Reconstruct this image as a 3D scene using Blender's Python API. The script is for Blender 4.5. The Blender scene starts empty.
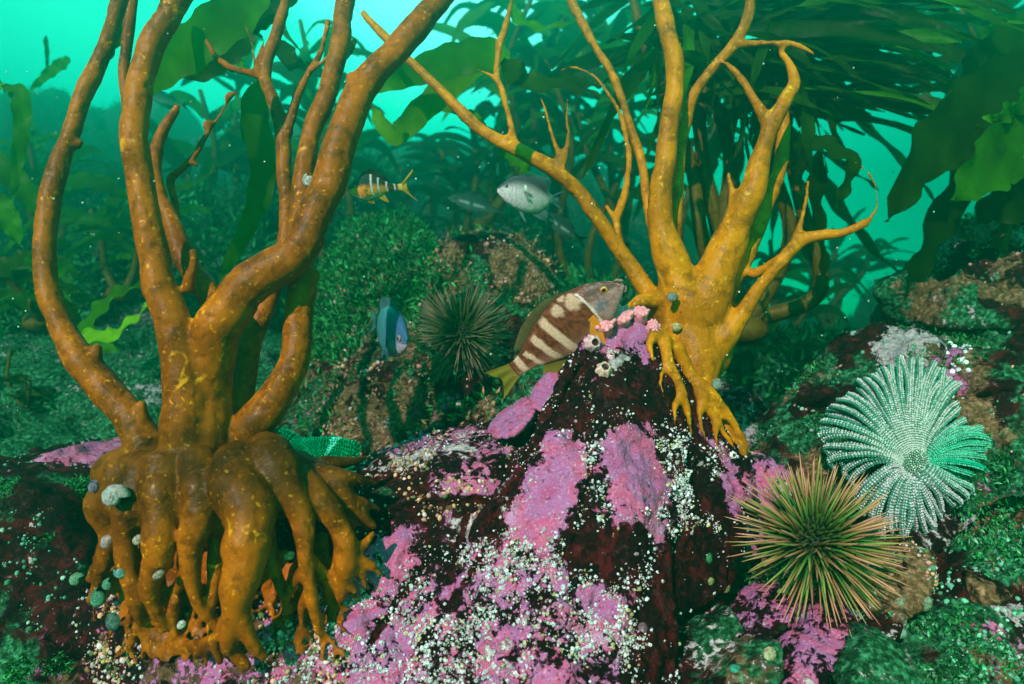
import bpy, bmesh, math, random
import numpy as np
from mathutils import Vector, Matrix

# ------------------------------------------------------------------ camera, world, sun
scene = bpy.context.scene
F = 683.0                       # focal length in pixels of a 1024 px wide frame (24 mm on 36 mm)
cam_data = bpy.data.cameras.new("camera")
cam_data.lens = 24.0
cam_data.sensor_width = 36.0
cam_data.clip_start = 0.01
cam_data.clip_end = 200.0
cam_data.dof.use_dof = True
cam_data.dof.focus_distance = 1.0
cam_data.dof.aperture_fstop = 4.0
cam = bpy.data.objects.new("camera", cam_data)
cam.rotation_euler = (math.radians(90), 0, 0)
scene.collection.objects.link(cam)
scene.camera = cam

SUN_ELEV, SUN_AZ = math.radians(30), math.radians(-24)     # from behind the camera, a little to its left
world = bpy.data.worlds.new("World")
scene.world = world
world.use_nodes = True
wn, wl = world.node_tree.nodes, world.node_tree.links
wn.clear()
w_out = wn.new('ShaderNodeOutputWorld')
w_bg = wn.new('ShaderNodeBackground'); w_bg.inputs['Strength'].default_value = 0.15
w_sky = wn.new('ShaderNodeTexSky'); w_sky.sky_type = 'NISHITA'; w_sky.sun_disc = False
w_sky.sun_elevation = SUN_ELEV; w_sky.sun_rotation = math.radians(180) + SUN_AZ
w_tc = wn.new('ShaderNodeTexCoord')
w_sep = wn.new('ShaderNodeSeparateXYZ')
w_ramp = wn.new('ShaderNodeValToRGB')          # daylight filtered by the water: brighter towards the surface
wl.new(w_tc.outputs['Generated'], w_sep.inputs[0])
wl.new(w_sep.outputs['Z'], w_ramp.inputs[0])
cr = w_ramp.color_ramp
cr.elements[0].position = 0.0; cr.elements[0].color = (0.0, 0.74, 0.25, 1)
cr.elements[1].position = 1.0; cr.elements[1].color = (0.10, 0.60, 0.30, 1)
for p, c in ((0.08, (0.0, 0.70, 0.25)), (0.22, (0.0, 0.55, 0.215)), (0.42, (0.05, 0.55, 0.225))):
    e = cr.elements.new(p); e.color = (*c, 1)
w_mul = wn.new('ShaderNodeMix'); w_mul.data_type = 'RGBA'; w_mul.blend_type = 'MULTIPLY'
w_mul.inputs[0].default_value = 1.0
wl.new(w_sky.outputs[0], w_mul.inputs[6]); wl.new(w_ramp.outputs[0], w_mul.inputs[7])
# the water glows most towards the light coming down ahead of the camera
w_dot = wn.new('ShaderNodeVectorMath'); w_dot.operation = 'DOT_PRODUCT'
w_nrm = wn.new('ShaderNodeVectorMath'); w_nrm.operation = 'NORMALIZE'
wl.new(w_tc.outputs['Generated'], w_nrm.inputs[0]); wl.new(w_nrm.outputs[0], w_dot.inputs[0])
w_dot.inputs[1].default_value = Vector((-0.06, 0.85, 0.55)).normalized()
w_glow = wn.new('ShaderNodeValToRGB'); wl.new(w_dot.outputs['Value'], w_glow.inputs[0])
cg = w_glow.color_ramp
cg.elements[0].position = 0.0; cg.elements[0].color = (0.10, 0.10, 0.10, 1)
cg.elements[1].position = 1.0; cg.elements[1].color = (9.0, 1.35, 1.9, 1)
for p, c in ((0.55, (0.35, 0.35, 0.35)), (0.85, (0.62, 0.62, 0.62)), (0.965, (0.85, 0.80, 0.80))):
    e = cg.elements.new(p); e.color = (*c, 1)
w_m2 = wn.new('ShaderNodeMix'); w_m2.data_type = 'RGBA'; w_m2.blend_type = 'MULTIPLY'; w_m2.inputs[0].default_value = 1.0
wl.new(w_mul.outputs[2], w_m2.inputs[6]); wl.new(w_glow.outputs[0], w_m2.inputs[7])
w_sc = wn.new('ShaderNodeVectorMath'); w_sc.operation = 'SCALE'; w_sc.inputs['Scale'].default_value = 9.6
wl.new(w_m2.outputs[2], w_sc.inputs[0]); wl.new(w_sc.outputs[0], w_bg.inputs['Color'])
wl.new(w_bg.outputs[0], w_out.inputs['Surface'])

strobe_data = bpy.data.lights.new("strobe_sun", 'SUN')  # directional lamp standing in for the strobes beside the camera
strobe_data.energy = 4.6
strobe_data.angle = math.radians(0.6)
strobe_data.color = (1.0, 0.76, 0.72)
strobe_sun = bpy.data.objects.new("strobe_sun", strobe_data)
sd = Vector((-math.sin(SUN_AZ) * math.cos(SUN_ELEV), math.cos(SUN_AZ) * math.cos(SUN_ELEV), -math.sin(SUN_ELEV)))
strobe_sun.rotation_euler = sd.to_track_quat('-Z', 'Y').to_euler()
scene.collection.objects.link(strobe_sun)

scene.view_settings.view_transform = 'Standard'
scene.view_settings.look = 'None'
scene.view_settings.exposure = 1.25
scene.view_settings.gamma = 1.0
cy = scene.cycles
cy.use_denoising = True
cy.max_bounces = 5; cy.diffuse_bounces = 2; cy.glossy_bounces = 2; cy.transmission_bounces = 3
cy.volume_bounces = 0; cy.transparent_max_bounces = 8
cy.sample_clamp_indirect = 4.0
scene.render.film_transparent = False

RND = random.Random(7)
NPR = np.random.RandomState(11)

# ------------------------------------------------------------------ helpers
def P(px, py, Y):
    """World point at distance Y in front of the camera seen at photo position px, py."""
    return np.array(((px - 512.0) / F * Y, Y, (342.0 - py) / F * Y))

def PV(px, py, Y): return Vector(P(px, py, Y))

def hash3(ix, iy, iz, s):
    h = (ix * 374761393 + iy * 668265263 + iz * 2147483647 + s * 1274126177) & 0xffffffff
    h = ((h ^ (h >> 13)) * 1274126177) & 0xffffffff
    h = ((h ^ (h >> 16)) * 2246822519) & 0xffffffff
    return ((h ^ (h >> 15)) & 0xffffff) / float(0xffffff)

def vnoise(p, s=0):
    p = np.asarray(p, dtype=np.float64)
    i = np.floor(p).astype(np.int64); f = p - i
    f = f * f * f * (f * (f * 6 - 15) + 10)
    r = 0
    for dx in (0, 1):
        wx = f[:, 0] if dx else 1 - f[:, 0]
        for dy in (0, 1):
            wy = f[:, 1] if dy else 1 - f[:, 1]
            for dz in (0, 1):
                wz = f[:, 2] if dz else 1 - f[:, 2]
                r = r + wx * wy * wz * hash3(i[:, 0] + dx, i[:, 1] + dy, i[:, 2] + dz, s)
    return r * 2 - 1

def fbm(p, freq, octv=4, s=0, gain=0.5):
    r = 0; a = 1.0; t = 0
    for k in range(octv):
        r = r + a * vnoise(p * freq + 17.3 * k, s + k); t += a
        a *= gain; freq *= 2.07
    return r / t

def sstep(a, b, x):
    t = np.clip((x - a) / (b - a), 0, 1)
    return t * t * (3 - 2 * t)

def mesh_arrays(name, V, Fc, smooth=True):
    V = np.asarray(V, dtype=np.float32)
    me = bpy.data.meshes.new(name)
    if isinstance(Fc, np.ndarray):
        n, k = Fc.shape
        me.vertices.add(len(V)); me.vertices.foreach_set("co", V.ravel())
        me.loops.add(n * k); me.loops.foreach_set("vertex_index", Fc.astype(np.int32).ravel())
        me.polygons.add(n)
        me.polygons.foreach_set("loop_start", np.arange(0, n * k, k, dtype=np.int32))
        me.polygons.foreach_set("loop_total", np.full(n, k, dtype=np.int32))
        me.update(calc_edges=True)
    else:
        me.from_pydata([tuple(v) for v in V.tolist()], [], [tuple(f) for f in Fc])
        me.update()
    me.polygons.foreach_set("use_smooth", np.full(len(me.polygons), smooth, dtype=bool))
    return me

def set_col(me, name, C):
    a = me.color_attributes.new(name, 'FLOAT_COLOR', 'POINT')
    C = np.asarray(C, dtype=np.float32)
    if C.shape[1] == 3: C = np.hstack([C, np.ones((len(C), 1), dtype=np.float32)])
    a.data.foreach_set("color", C.ravel())

def tag(o, label=None, cat=None, group=None, kind=None):
    if label: o['label'] = label
    if cat: o['category'] = cat
    if group: o['group'] = group
    if kind: o['kind'] = kind
    return o

def build(name, V, Fc, mat, parent=None, smooth=True, cols=None, local=False):
    V = np.asarray(V, dtype=np.float64)
    if parent is not None and not local:
        V = V - np.array(parent.location)
    me = mesh_arrays(name, V, Fc, smooth)
    for k, c in (cols or {}).items(): set_col(me, k, c)
    if mat: me.materials.append(mat)
    o = bpy.data.objects.new(name, me)
    scene.collection.objects.link(o)
    if parent is not None: o.parent = parent
    return o

def empty(name, loc):
    o = bpy.data.objects.new(name, None)
    o.location = tuple(loc); o.empty_display_size = 0.05
    scene.collection.objects.link(o)
    return o

class Geo:
    """Collects pieces that end up as one mesh."""
    def __init__(s): s.V = []; s.F = []; s.C = []; s.n = 0
    def add(s, V, Fc, C=None):
        V = np.asarray(V, dtype=np.float64)
        s.V.append(V); s.F += [tuple(int(i) + s.n for i in f) for f in Fc]
        if C is not None: s.C.append(np.broadcast_to(np.asarray(C, dtype=float), (len(V), 3)))
        s.n += len(V)
    def arr(s): return np.vstack(s.V), s.F
    def build(s, name, mat, parent=None, smooth=True, local=False):
        V, Fc = s.arr()
        return build(name, V, Fc, mat, parent, smooth, {'tint': np.vstack(s.C)} if s.C else None, local)

def catmull(pts, n):
    pts = np.asarray(pts, dtype=float)
    if len(pts) == 2:
        t = np.linspace(0, 1, n)[:, None]
        return pts[0] * (1 - t) + pts[1] * t
    ext = np.vstack([2 * pts[0] - pts[1], pts, 2 * pts[-1] - pts[-2]])
    m = len(pts) - 1
    out = []
    for u in np.linspace(0, m, n):
        i = min(int(u), m - 1); t = u - i
        a, b, c, d = ext[i], ext[i + 1], ext[i + 2], ext[i + 3]
        out.append(0.5 * ((2 * b) + (-a + c) * t + (2 * a - 5 * b + 4 * c - d) * t * t + (-a + 3 * b - 3 * c + d) * t ** 3))
    return np.array(out)

def tube(C, R, k=10, cap=True):
    """Closed tube round centre line C with radii R."""
    C = np.asarray(C); n = len(C)
    T = np.gradient(C, axis=0); T /= np.linalg.norm(T, axis=1)[:, None] + 1e-12
    up = np.array((0.13, -1.0, 0.21)); V = []
    a = np.cross(T[0], up); a /= np.linalg.norm(a)
    for i in range(n):
        a = a - T[i] * a.dot(T[i]); a /= np.linalg.norm(a)
        b = np.cross(T[i], a)
        for j in range(k):
            th = 2 * math.pi * j / k
            V.append(C[i] + (a * math.cos(th) + b * math.sin(th)) * R[i])
    Fc = [(i * k + j, i * k + (j + 1) % k, (i + 1) * k + (j + 1) % k, (i + 1) * k + j) for i in range(n - 1) for j in range(k)]
    if cap:
        V.append(C[0] - T[0] * R[0] * 0.6); V.append(C[-1] + T[-1] * R[-1] * 0.6)
        s, e = n * k, n * k + 1
        for j in range(k):
            Fc.append((s, (j + 1) % k, j)); Fc.append((e, (n - 1) * k + j, (n - 1) * k + (j + 1) % k))
    return np.array(V), Fc

_sph = {}
def sphere(c, r, seg=16, rings=10):
    if (seg, rings) not in _sph:
        V = [(0, 0, 1)]; Fc = []
        for i in range(1, rings):
            for j in range(seg):
                a, b = math.pi * i / rings, 2 * math.pi * j / seg
                V.append((math.sin(a) * math.cos(b), math.sin(a) * math.sin(b), math.cos(a)))
        V.append((0, 0, -1)); L = len(V) - 1
        for j in range(seg):
            Fc.append((0, 1 + j, 1 + (j + 1) % seg)); Fc.append((L, L - seg + (j + 1) % seg, L - seg + j))
        for i in range(rings - 2):
            for j in range(seg):
                a = 1 + i * seg
                Fc.append((a + j, a + seg + j, a + seg + (j + 1) % seg, a + (j + 1) % seg))
        _sph[(seg, rings)] = (np.array(V, dtype=float), Fc)
    V, Fc = _sph[(seg, rings)]
    return V * np.asarray(r) + np.asarray(c), Fc

def hull(points):
    bm = bmesh.new()
    for p in points: bm.verts.new(tuple(p))
    r = bmesh.ops.convex_hull(bm, input=bm.verts)
    bmesh.ops.delete(bm, geom=[v for v in bm.verts if not v.link_faces], context='VERTS')
    bmesh.ops.recalc_face_normals(bm, faces=bm.faces)
    bm.verts.index_update()
    V = np.array([v.co[:] for v in bm.verts]); Fc = [tuple(v.index for v in f.verts) for f in bm.faces]
    bm.free()
    return V, Fc

def remesh(V, Fc, voxel):
    me = bpy.data.meshes.new("t"); me.from_pydata([tuple(v) for v in V.tolist()], [], Fc); me.update()
    o = bpy.data.objects.new("t", me); scene.collection.objects.link(o)
    m = o.modifiers.new("r", 'REMESH'); m.mode = 'VOXEL'; m.voxel_size = voxel; m.adaptivity = 0
    dg = bpy.context.evaluated_depsgraph_get(); dg.update()
    ev = o.evaluated_get(dg).to_mesh()
    n = len(ev.vertices); v = np.empty(n * 3, dtype=np.float32); ev.vertices.foreach_get("co", v)
    q = np.empty(len(ev.loops), dtype=np.int32); ev.loops.foreach_get("vertex_index", q)
    o.evaluated_get(dg).to_mesh_clear()
    bpy.data.objects.remove(o); bpy.data.meshes.remove(me)
    return v.reshape(-1, 3).astype(np.float64), q.reshape(-1, 4)

def edges_of(Q):
    E = np.vstack([Q[:, [0, 1]], Q[:, [1, 2]], Q[:, [2, 3]], Q[:, [3, 0]]])
    return E

def smooth_v(V, Q, it, lam=0.6):
    E = edges_of(Q); n = len(V)
    cnt = np.bincount(E[:, 0], minlength=n) + np.bincount(E[:, 1], minlength=n)
    for _ in range(it):
        S = np.zeros_like(V)
        for c in range(3):
            S[:, c] = np.bincount(E[:, 0], V[E[:, 1], c], minlength=n) + np.bincount(E[:, 1], V[E[:, 0], c], minlength=n)
        V = V + lam * (S / np.maximum(cnt, 1)[:, None] - V)
    return V

def normals_v(V, Q):
    a = V[Q[:, 2]] - V[Q[:, 0]]; b = V[Q[:, 3]] - V[Q[:, 1]]
    fn = np.cross(a, b); N = np.zeros_like(V)
    for k in range(4):
        for c in range(3): N[:, c] += np.bincount(Q[:, k], fn[:, c], minlength=len(V))
    return N / (np.linalg.norm(N, axis=1)[:, None] + 1e-12)

def in_poly(x, y, poly, soft):
    """Soft inside test, 0..1 across 'soft' pixels."""
    poly = np.asarray(poly, dtype=float); n = len(poly)
    inside = np.zeros(len(x), dtype=bool); d = np.full(len(x), 1e9)
    for i in range(n):
        x1, y1 = poly[i]; x2, y2 = poly[(i + 1) % n]
        c = (y1 > y) != (y2 > y)
        with np.errstate(divide='ignore', invalid='ignore'):
            xi = (x2 - x1) * (y - y1) / (y2 - y1 + 1e-12) + x1
        inside ^= c & (x < xi)
        dx, dy = x2 - x1, y2 - y1
        t = np.clip(((x - x1) * dx + (y - y1) * dy) / (dx * dx + dy * dy + 1e-9), 0, 1)
        d = np.minimum(d, np.hypot(x - x1 - t * dx, y - y1 - t * dy))
    sd_ = np.where(inside, d, -d)
    return np.clip(0.5 + sd_ / (2 * soft), 0, 1)

# ------------------------------------------------------------------ materials
def new_mat(name):
    m = bpy.data.materials.new(name); m.use_nodes = True
    nt = m.node_tree; nt.nodes.clear()
    out = nt.nodes.new('ShaderNodeOutputMaterial')
    bs = nt.nodes.new('ShaderNodeBsdfPrincipled')
    nt.links.new(bs.outputs[0], out.inputs[0])
    return m, nt.nodes, nt.links, bs, out

class NB:
    """Small node building helper."""
    def __init__(s, n, l): s.n, s.l = n, l; s.tc = n.new('ShaderNodeTexCoord')
    def noise(s, scale, detail=4, rough=0.6, dist=0.0, off=None):
        t = s.n.new('ShaderNodeTexNoise'); t.inputs['Scale'].default_value = scale
        t.inputs['Detail'].default_value = detail; t.inputs['Roughness'].default_value = rough
        t.inputs['Distortion'].default_value = dist
        src = s.tc.outputs['Object']
        if off is not None:
            a = s.n.new('ShaderNodeVectorMath'); a.operation = 'ADD'; a.inputs[1].default_value = (off, off * 1.7, off * .3)
            s.l.new(src, a.inputs[0]); src = a.outputs[0]
        s.l.new(src, t.inputs['Vector'])
        return t.outputs['Fac']
    def voro(s, scale, feature='F1', out='Distance'):
        t = s.n.new('ShaderNodeTexVoronoi'); t.inputs['Scale'].default_value = scale; t.feature = feature
        s.l.new(s.tc.outputs['Object'], t.inputs['Vector'])
        return t.outputs[out]
    def math(s, op, a, b=None, c=None, clamp=False):
        m = s.n.new('ShaderNodeMath'); m.operation = op; m.use_clamp = clamp
        for i, v in enumerate((a, b, c)):
            if v is None: continue
            if isinstance(v, (int, float)): m.inputs[i].default_value = v
            else: s.l.new(v, m.inputs[i])
        return m.outputs[0]
    def step(s, x, a, b):
        r = s.n.new('ShaderNodeMapRange'); r.interpolation_type = 'SMOOTHSTEP'
        s.l.new(x, r.inputs[0]); r.inputs[1].default_value = a; r.inputs[2].default_value = b
        return r.outputs[0]
    def mix(s, f, a, b, mode='MIX'):
        m = s.n.new('ShaderNodeMix'); m.data_type = 'RGBA'; m.blend_type = mode
        for i, v in ((0, f), (6, a), (7, b)):
            if isinstance(v, (int, float)): m.inputs[i].default_value = v
            elif isinstance(v, tuple): m.inputs[i].default_value = (*v, 1)
            else: s.l.new(v, m.inputs[i])
        return m.outputs[2]
    def ramp(s, x, stops):
        r = s.n.new('ShaderNodeValToRGB'); s.l.new(x, r.inputs[0]); c = r.color_ramp
        c.elements[0].position, c.elements[0].color = stops[0][0], (*stops[0][1], 1)
        c.elements[1].position, c.elements[1].color = stops[-1][0], (*stops[-1][1], 1)
        for p, v in stops[1:-1]: e = c.elements.new(p); e.color = (*v, 1)
        return r.outputs[0]
    def attr(s, name):
        a = s.n.new('ShaderNodeAttribute'); a.attribute_name = name; return a
    def sep(s, col):
        q = s.n.new('ShaderNodeSeparateColor'); s.l.new(col, q.inputs[0]); return q.outputs
    def bump(s, h, strength, dist, nrm=None):
        b = s.n.new('ShaderNodeBump'); b.inputs['Strength'].default_value = strength; b.inputs['Distance'].default_value = dist
        s.l.new(h, b.inputs['Height'])
        if nrm is not None: s.l.new(nrm, b.inputs['Normal'])
        return b.outputs[0]
    def objrand(s):
        return s.n.new('ShaderNodeObjectInfo').outputs['Random']

def reef_material():
    """Rock under a dark film with pink crusts, pale crusts and green film, laid out by the masks of each rock."""
    m, n, l, bs, out = new_mat("reef_rock"); N = NB(n, l)
    at = N.attr("masks"); R, G, B = N.sep(at.outputs['Color'])[:3]; A = at.outputs['Alpha']
    n1 = N.noise(34, 7, 0.68, 0.6); n2 = N.noise(120, 5, 0.65, 0.3, 3.1); n3 = N.noise(300, 3, 0.6, 0, 9.0)
    n4 = N.noise(14, 5, 0.6, 0.8, 5.5)
    film = N.ramp(n1, [(0.34, (0.0015, 0.0012, 0.0018)), (0.50, (0.010, 0.001, 0.002)), (0.60, (0.055, 0.002, 0.005)), (0.70, (0.014, 0.008, 0.010))])
    mot = N.step(n2, 0.55, 0.70)
    film = N.mix(N.math('MULTIPLY', mot, 0.45), film, (0.06, 0.035, 0.045))
    # green film
    green = N.ramp(n2, [(0.30, (0.001, 0.004, 0.003)), (0.48, (0.009, 0.050, 0.020)), (0.60, (0.03, 0.18, 0.08)), (0.70, (0.10, 0.30, 0.22))])
    gB = N.step(N.math('ADD', B, N.math('MULTIPLY', N.math('SUBTRACT', n4, 0.5), 1.1)), 0.42, 0.60)
    col = N.mix(gB, film, green)
    # brown and ochre growth
    brown = N.ramp(n2, [(0.32, (0.02, 0.012, 0.006)), (0.52, (0.14, 0.075, 0.035)), (0.68, (0.36, 0.20, 0.12)), (0.80, (0.60, 0.34, 0.28))])
    gA = N.step(N.math('ADD', A, N.math('MULTIPLY', N.math('SUBTRACT', n1, 0.5), 1.4)), 0.44, 0.60)
    col = N.mix(gA, col, brown)
    # pink crust
    pk = N.ramp(n4, [(0.30, (0.34, 0.060, 0.18)), (0.44, (0.32, 0.10, 0.26)), (0.54, (0.42, 0.065, 0.16)), (0.66, (0.40, 0.17, 0.33))])
    pk = N.mix(N.step(n3, 0.52, 0.75), pk, (0.50, 0.25, 0.38))
    pk = N.mix(N.step(n2, 0.43, 0.30), pk, (0.10, 0.015, 0.045))
    gR = N.step(N.math('ADD', R, N.math('ADD', N.math('MULTIPLY', N.math('SUBTRACT', n1, 0.5), 2.4), N.math('MULTIPLY', N.math('SUBTRACT', n2, 0.5), 1.5))), 0.44, 0.59)
    col = N.mix(gR, col, pk)
    # pale crust
    pale = N.ramp(n2, [(0.3, (0.10, 0.10, 0.11)), (0.5, (0.30, 0.25, 0.27)), (0.7, (0.55, 0.40, 0.42))])
    gG = N.step(N.math('ADD', G, N.math('ADD', N.math('MULTIPLY', N.math('SUBTRACT', n1, 0.5), 1.8), N.math('MULTIPLY', N.math('SUBTRACT', n2, 0.5), 1.2))), 0.48, 0.56)
    col = N.mix(gG, col, pale)
    l.new(col, bs.inputs['Base Color'])
    bs.inputs['Roughness'].default_value = 0.55
    bs.inputs['Specular IOR Level'].default_value = 0.04
    h = N.math('ADD', N.math('MULTIPLY', n1, 1.0), N.math('MULTIPLY', n2, 0.5))
    h = N.math('ADD', h, N.math('ADD', N.math('MULTIPLY', gR, 0.35), N.math('MULTIPLY', gG, 0.35)))
    h = N.math('ADD', h, N.math('MULTIPLY', n3, 0.16))
    l.new(N.bump(h, 1.0, 0.006), bs.inputs['Normal'])
    return m

def kelp_stipe_mat(name, c1, c2, patch):
    m, n, l, bs, out = new_mat(name); N = NB(n, l)
    n1 = N.noise(9, 4, 0.55, 0.2); n2 = N.noise(45, 5, 0.65, 0.2, 2.0); n3 = N.noise(260, 4, 0.65, 0, 4.0); n4 = N.noise(22, 3, 0.6, 1.0, 7.0)
    col = N.mix(N.step(n1, 0.35, 0.65), c1, c2)
    n5 = N.noise(16, 5, 0.7, 0.5, 11.0); n6 = N.noise(140, 4, 0.7, 0.3, 13.0)
    col = N.mix(N.math('MULTIPLY', N.step(n5, 0.46, 0.66), 0.75), col, tuple(x * f_ for x, f_ in zip(c1, (0.30, 0.42, 0.5))))
    col = N.mix(N.math('MULTIPLY', N.step(n2, 0.50, 0.68), 0.6), col, tuple(x * 0.35 for x in c1))
    col = N.mix(N.math('MULTIPLY', N.step(n6, 0.62, 0.70), 0.7), col, tuple(x * 0.12 for x in c1))
    col = N.mix(N.math('MULTIPLY', N.step(n6, 0.40, 0.33), 0.6), col, patch)
    col = N.mix(N.math('MULTIPLY', N.step(n3, 0.50, 0.75), 0.35), col, tuple(min(1, x * 1.7) for x in c2))
    pt = N.math('MULTIPLY', N.math('MULTIPLY', N.step(n4, 0.64, 0.72), N.step(n2, 0.46, 0.54)), 0.6)
    col = N.mix(pt, col, patch)
    at = N.attr("tint"); col = N.mix(at.outputs['Alpha'], col, at.outputs['Color'], 'MULTIPLY')
    l.new(col, bs.inputs['Base Color'])
    bs.inputs['Roughness'].default_value = 0.42
    bs.inputs['Specular IOR Level'].default_value = 0.09
    l.new(N.bump(N.math('ADD', N.math('ADD', n3, N.math('ADD', n6, N.math('MULTIPLY', n2, 1.6))), N.math('MULTIPLY', pt, 0.8)), 0.35, 0.0012), bs.inputs['Normal'])
    return m

def blade_mat(name, c1, c2, trans):
    m, n, l, bs, out = new_mat(name); N = NB(n, l)
    n1 = N.noise(7, 4, 0.6, 0.4); n2 = N.noise(70, 4, 0.7, 0.0, 2.0)
    col = N.mix(N.step(n1, 0.35, 0.65), c1, c2)
    col = N.mix(N.math('MULTIPLY', N.step(n2, 0.5, 0.75), 0.5), col, tuple(x * 0.4 for x in c1))
    oi = n.new('ShaderNodeObjectInfo')
    hv = n.new('ShaderNodeHueSaturation'); l.new(col, hv.inputs['Color'])
    l.new(N.math('MULTIPLY_ADD', oi.outputs['Random'], 0.9, 0.5), hv.inputs['Value'])
    col = hv.outputs[0]
    l.new(col, bs.inputs['Base Color']); bs.inputs['Roughness'].default_value = 0.4
    bs.inputs['Specular IOR Level'].default_value = 0.05
    l.new(N.bump(N.math('ADD', n1, N.math('MULTIPLY', n2, 0.2)), 0.5, 0.01), bs.inputs['Normal'])
    tr = n.new('ShaderNodeBsdfTranslucent')
    l.new(N.mix(0.5, col, (0.10, 0.42, 0.01)), tr.inputs['Color'])
    mx = n.new('ShaderNodeMixShader'); mx.inputs[0].default_value = trans
    l.new(bs.outputs[0], mx.inputs[1]); l.new(tr.outputs[0], mx.inputs[2]); l.new(mx.outputs[0], out.inputs[0])
    return m

def tint_mat(name, rough=0.5, scales=0, spec=0.05, bscale=300, bdist=0.0006, var=0.35, trans=0.0, metal=0.0, randv=0.0):
    """Colour from the mesh's own tint, with fine grain."""
    m, n, l, bs, out = new_mat(name); N = NB(n, l)
    at = N.attr("tint"); n1 = N.noise(bscale, 4, 0.65)
    col = N.mix(N.math('MULTIPLY', N.step(n1, 0.40, 0.72), var), at.outputs['Color'], (0.01, 0.01, 0.01))
    if randv:
        hv = n.new('ShaderNodeHueSaturation'); l.new(col, hv.inputs['Color'])
        l.new(N.math('MULTIPLY_ADD', N.objrand(), randv, 1 - randv * 0.5), hv.inputs['Value']); col = hv.outputs[0]
    l.new(col, bs.inputs['Base Color'])
    bs.inputs['Roughness'].default_value = rough; bs.inputs['Specular IOR Level'].default_value = spec
    bs.inputs['Metallic'].default_value = metal
    hgt = n1
    if scales:
        vs = N.voro(scales); col2 = N.mix(N.math('MULTIPLY', N.step(vs, 0.25, 0.6), 0.22), col, (0.01, 0.008, 0.008)); l.new(col2, bs.inputs['Base Color'])
        hgt = N.math('SUBTRACT', N.math('MULTIPLY', n1, 0.4), vs)
    l.new(N.bump(hgt, 0.6, bdist), bs.inputs['Normal'])
    if trans:
        tr = n.new('ShaderNodeBsdfTranslucent'); l.new(col, tr.inputs['Color'])
        mx = n.new('ShaderNodeMixShader'); mx.inputs[0].default_value = trans
        l.new(bs.outputs[0], mx.inputs[1]); l.new(tr.outputs[0], mx.inputs[2]); l.new(mx.outputs[0], out.inputs[0])
    return m

M_REEF = reef_material()
M_KELP_L = kelp_stipe_mat("kelp_orange", (0.140, 0.034, 0.0005), (0.31, 0.080, 0.001), (0.80, 0.32, 0.01))
M_KELP_R = kelp_stipe_mat("kelp_amber", (0.31, 0.095, 0.0005), (0.52, 0.175, 0.001), (0.85, 0.45, 0.03))
M_KELP_F = kelp_stipe_mat("kelp_far", (0.07, 0.045, 0.004), (0.12, 0.07, 0.006), (0.22, 0.16, 0.02))
M_BLADE = blade_mat("kelp_blade", (0.020, 0.085, 0.002), (0.040, 0.190, 0.003), 0.5)
M_BLADE_D = blade_mat("kelp_blade_dark", (0.007, 0.022, 0.001), (0.013, 0.045, 0.002), 0.3)
M_BLADE_B = blade_mat("kelp_blade_bright", (0.07, 0.20, 0.004), (0.13, 0.34, 0.006), 0.5)
M_TINT = tint_mat("sea_life", var=0.25)
M_SHELL = tint_mat("shell", rough=0.4, bscale=260, bdist=0.0015, var=0.55)
M_FISH = tint_mat("fish_skin", rough=0.36, spec=0.16, bscale=420, bdist=0.0006, var=0.22, scales=330)
M_FIN = tint_mat("fish_fin", rough=0.5, bscale=200, var=0.1, trans=0.5)
M_TURF = tint_mat("turf", rough=0.6, bscale=90, var=0.4, trans=0.3)
M_SPINE = tint_mat("urchin_spine", rough=0.45, bscale=500, bdist=0.0003, var=0.2, randv=0.6)

# ------------------------------------------------------------------ the seabed and the water
def seabed_h(x, y):
    """Reef slope behind the rocks: rises away from the camera, with a gap to the right of centre."""
    u = x / np.maximum(y, 0.4)
    px = 512 + F * u
    crest = np.interp(px, [-900, -200, 0, 120, 250, 380, 520, 620, 720, 800, 870, 960, 1060, 1400, 2200],
                      [95, 110, 135, 125, 165, 180, 165, 205, 300, 360, 350, 290, 210, 170, 120])
    top = (342 - crest) / F * 8.0
    t = np.clip((y - 1.3) / 6.7, 0, 1)
    h = -0.62 + (top + 0.62) * t ** 1.35
    h = h - 0.30 * np.exp(-((px - 790) / 75) ** 2) * sstep(1.0, 2.0, y) * (1 - sstep(3.5, 6.0, y))
    h = np.where(y > 8.0, h - (y - 8.0) * 0.12, h)
    return h

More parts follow.
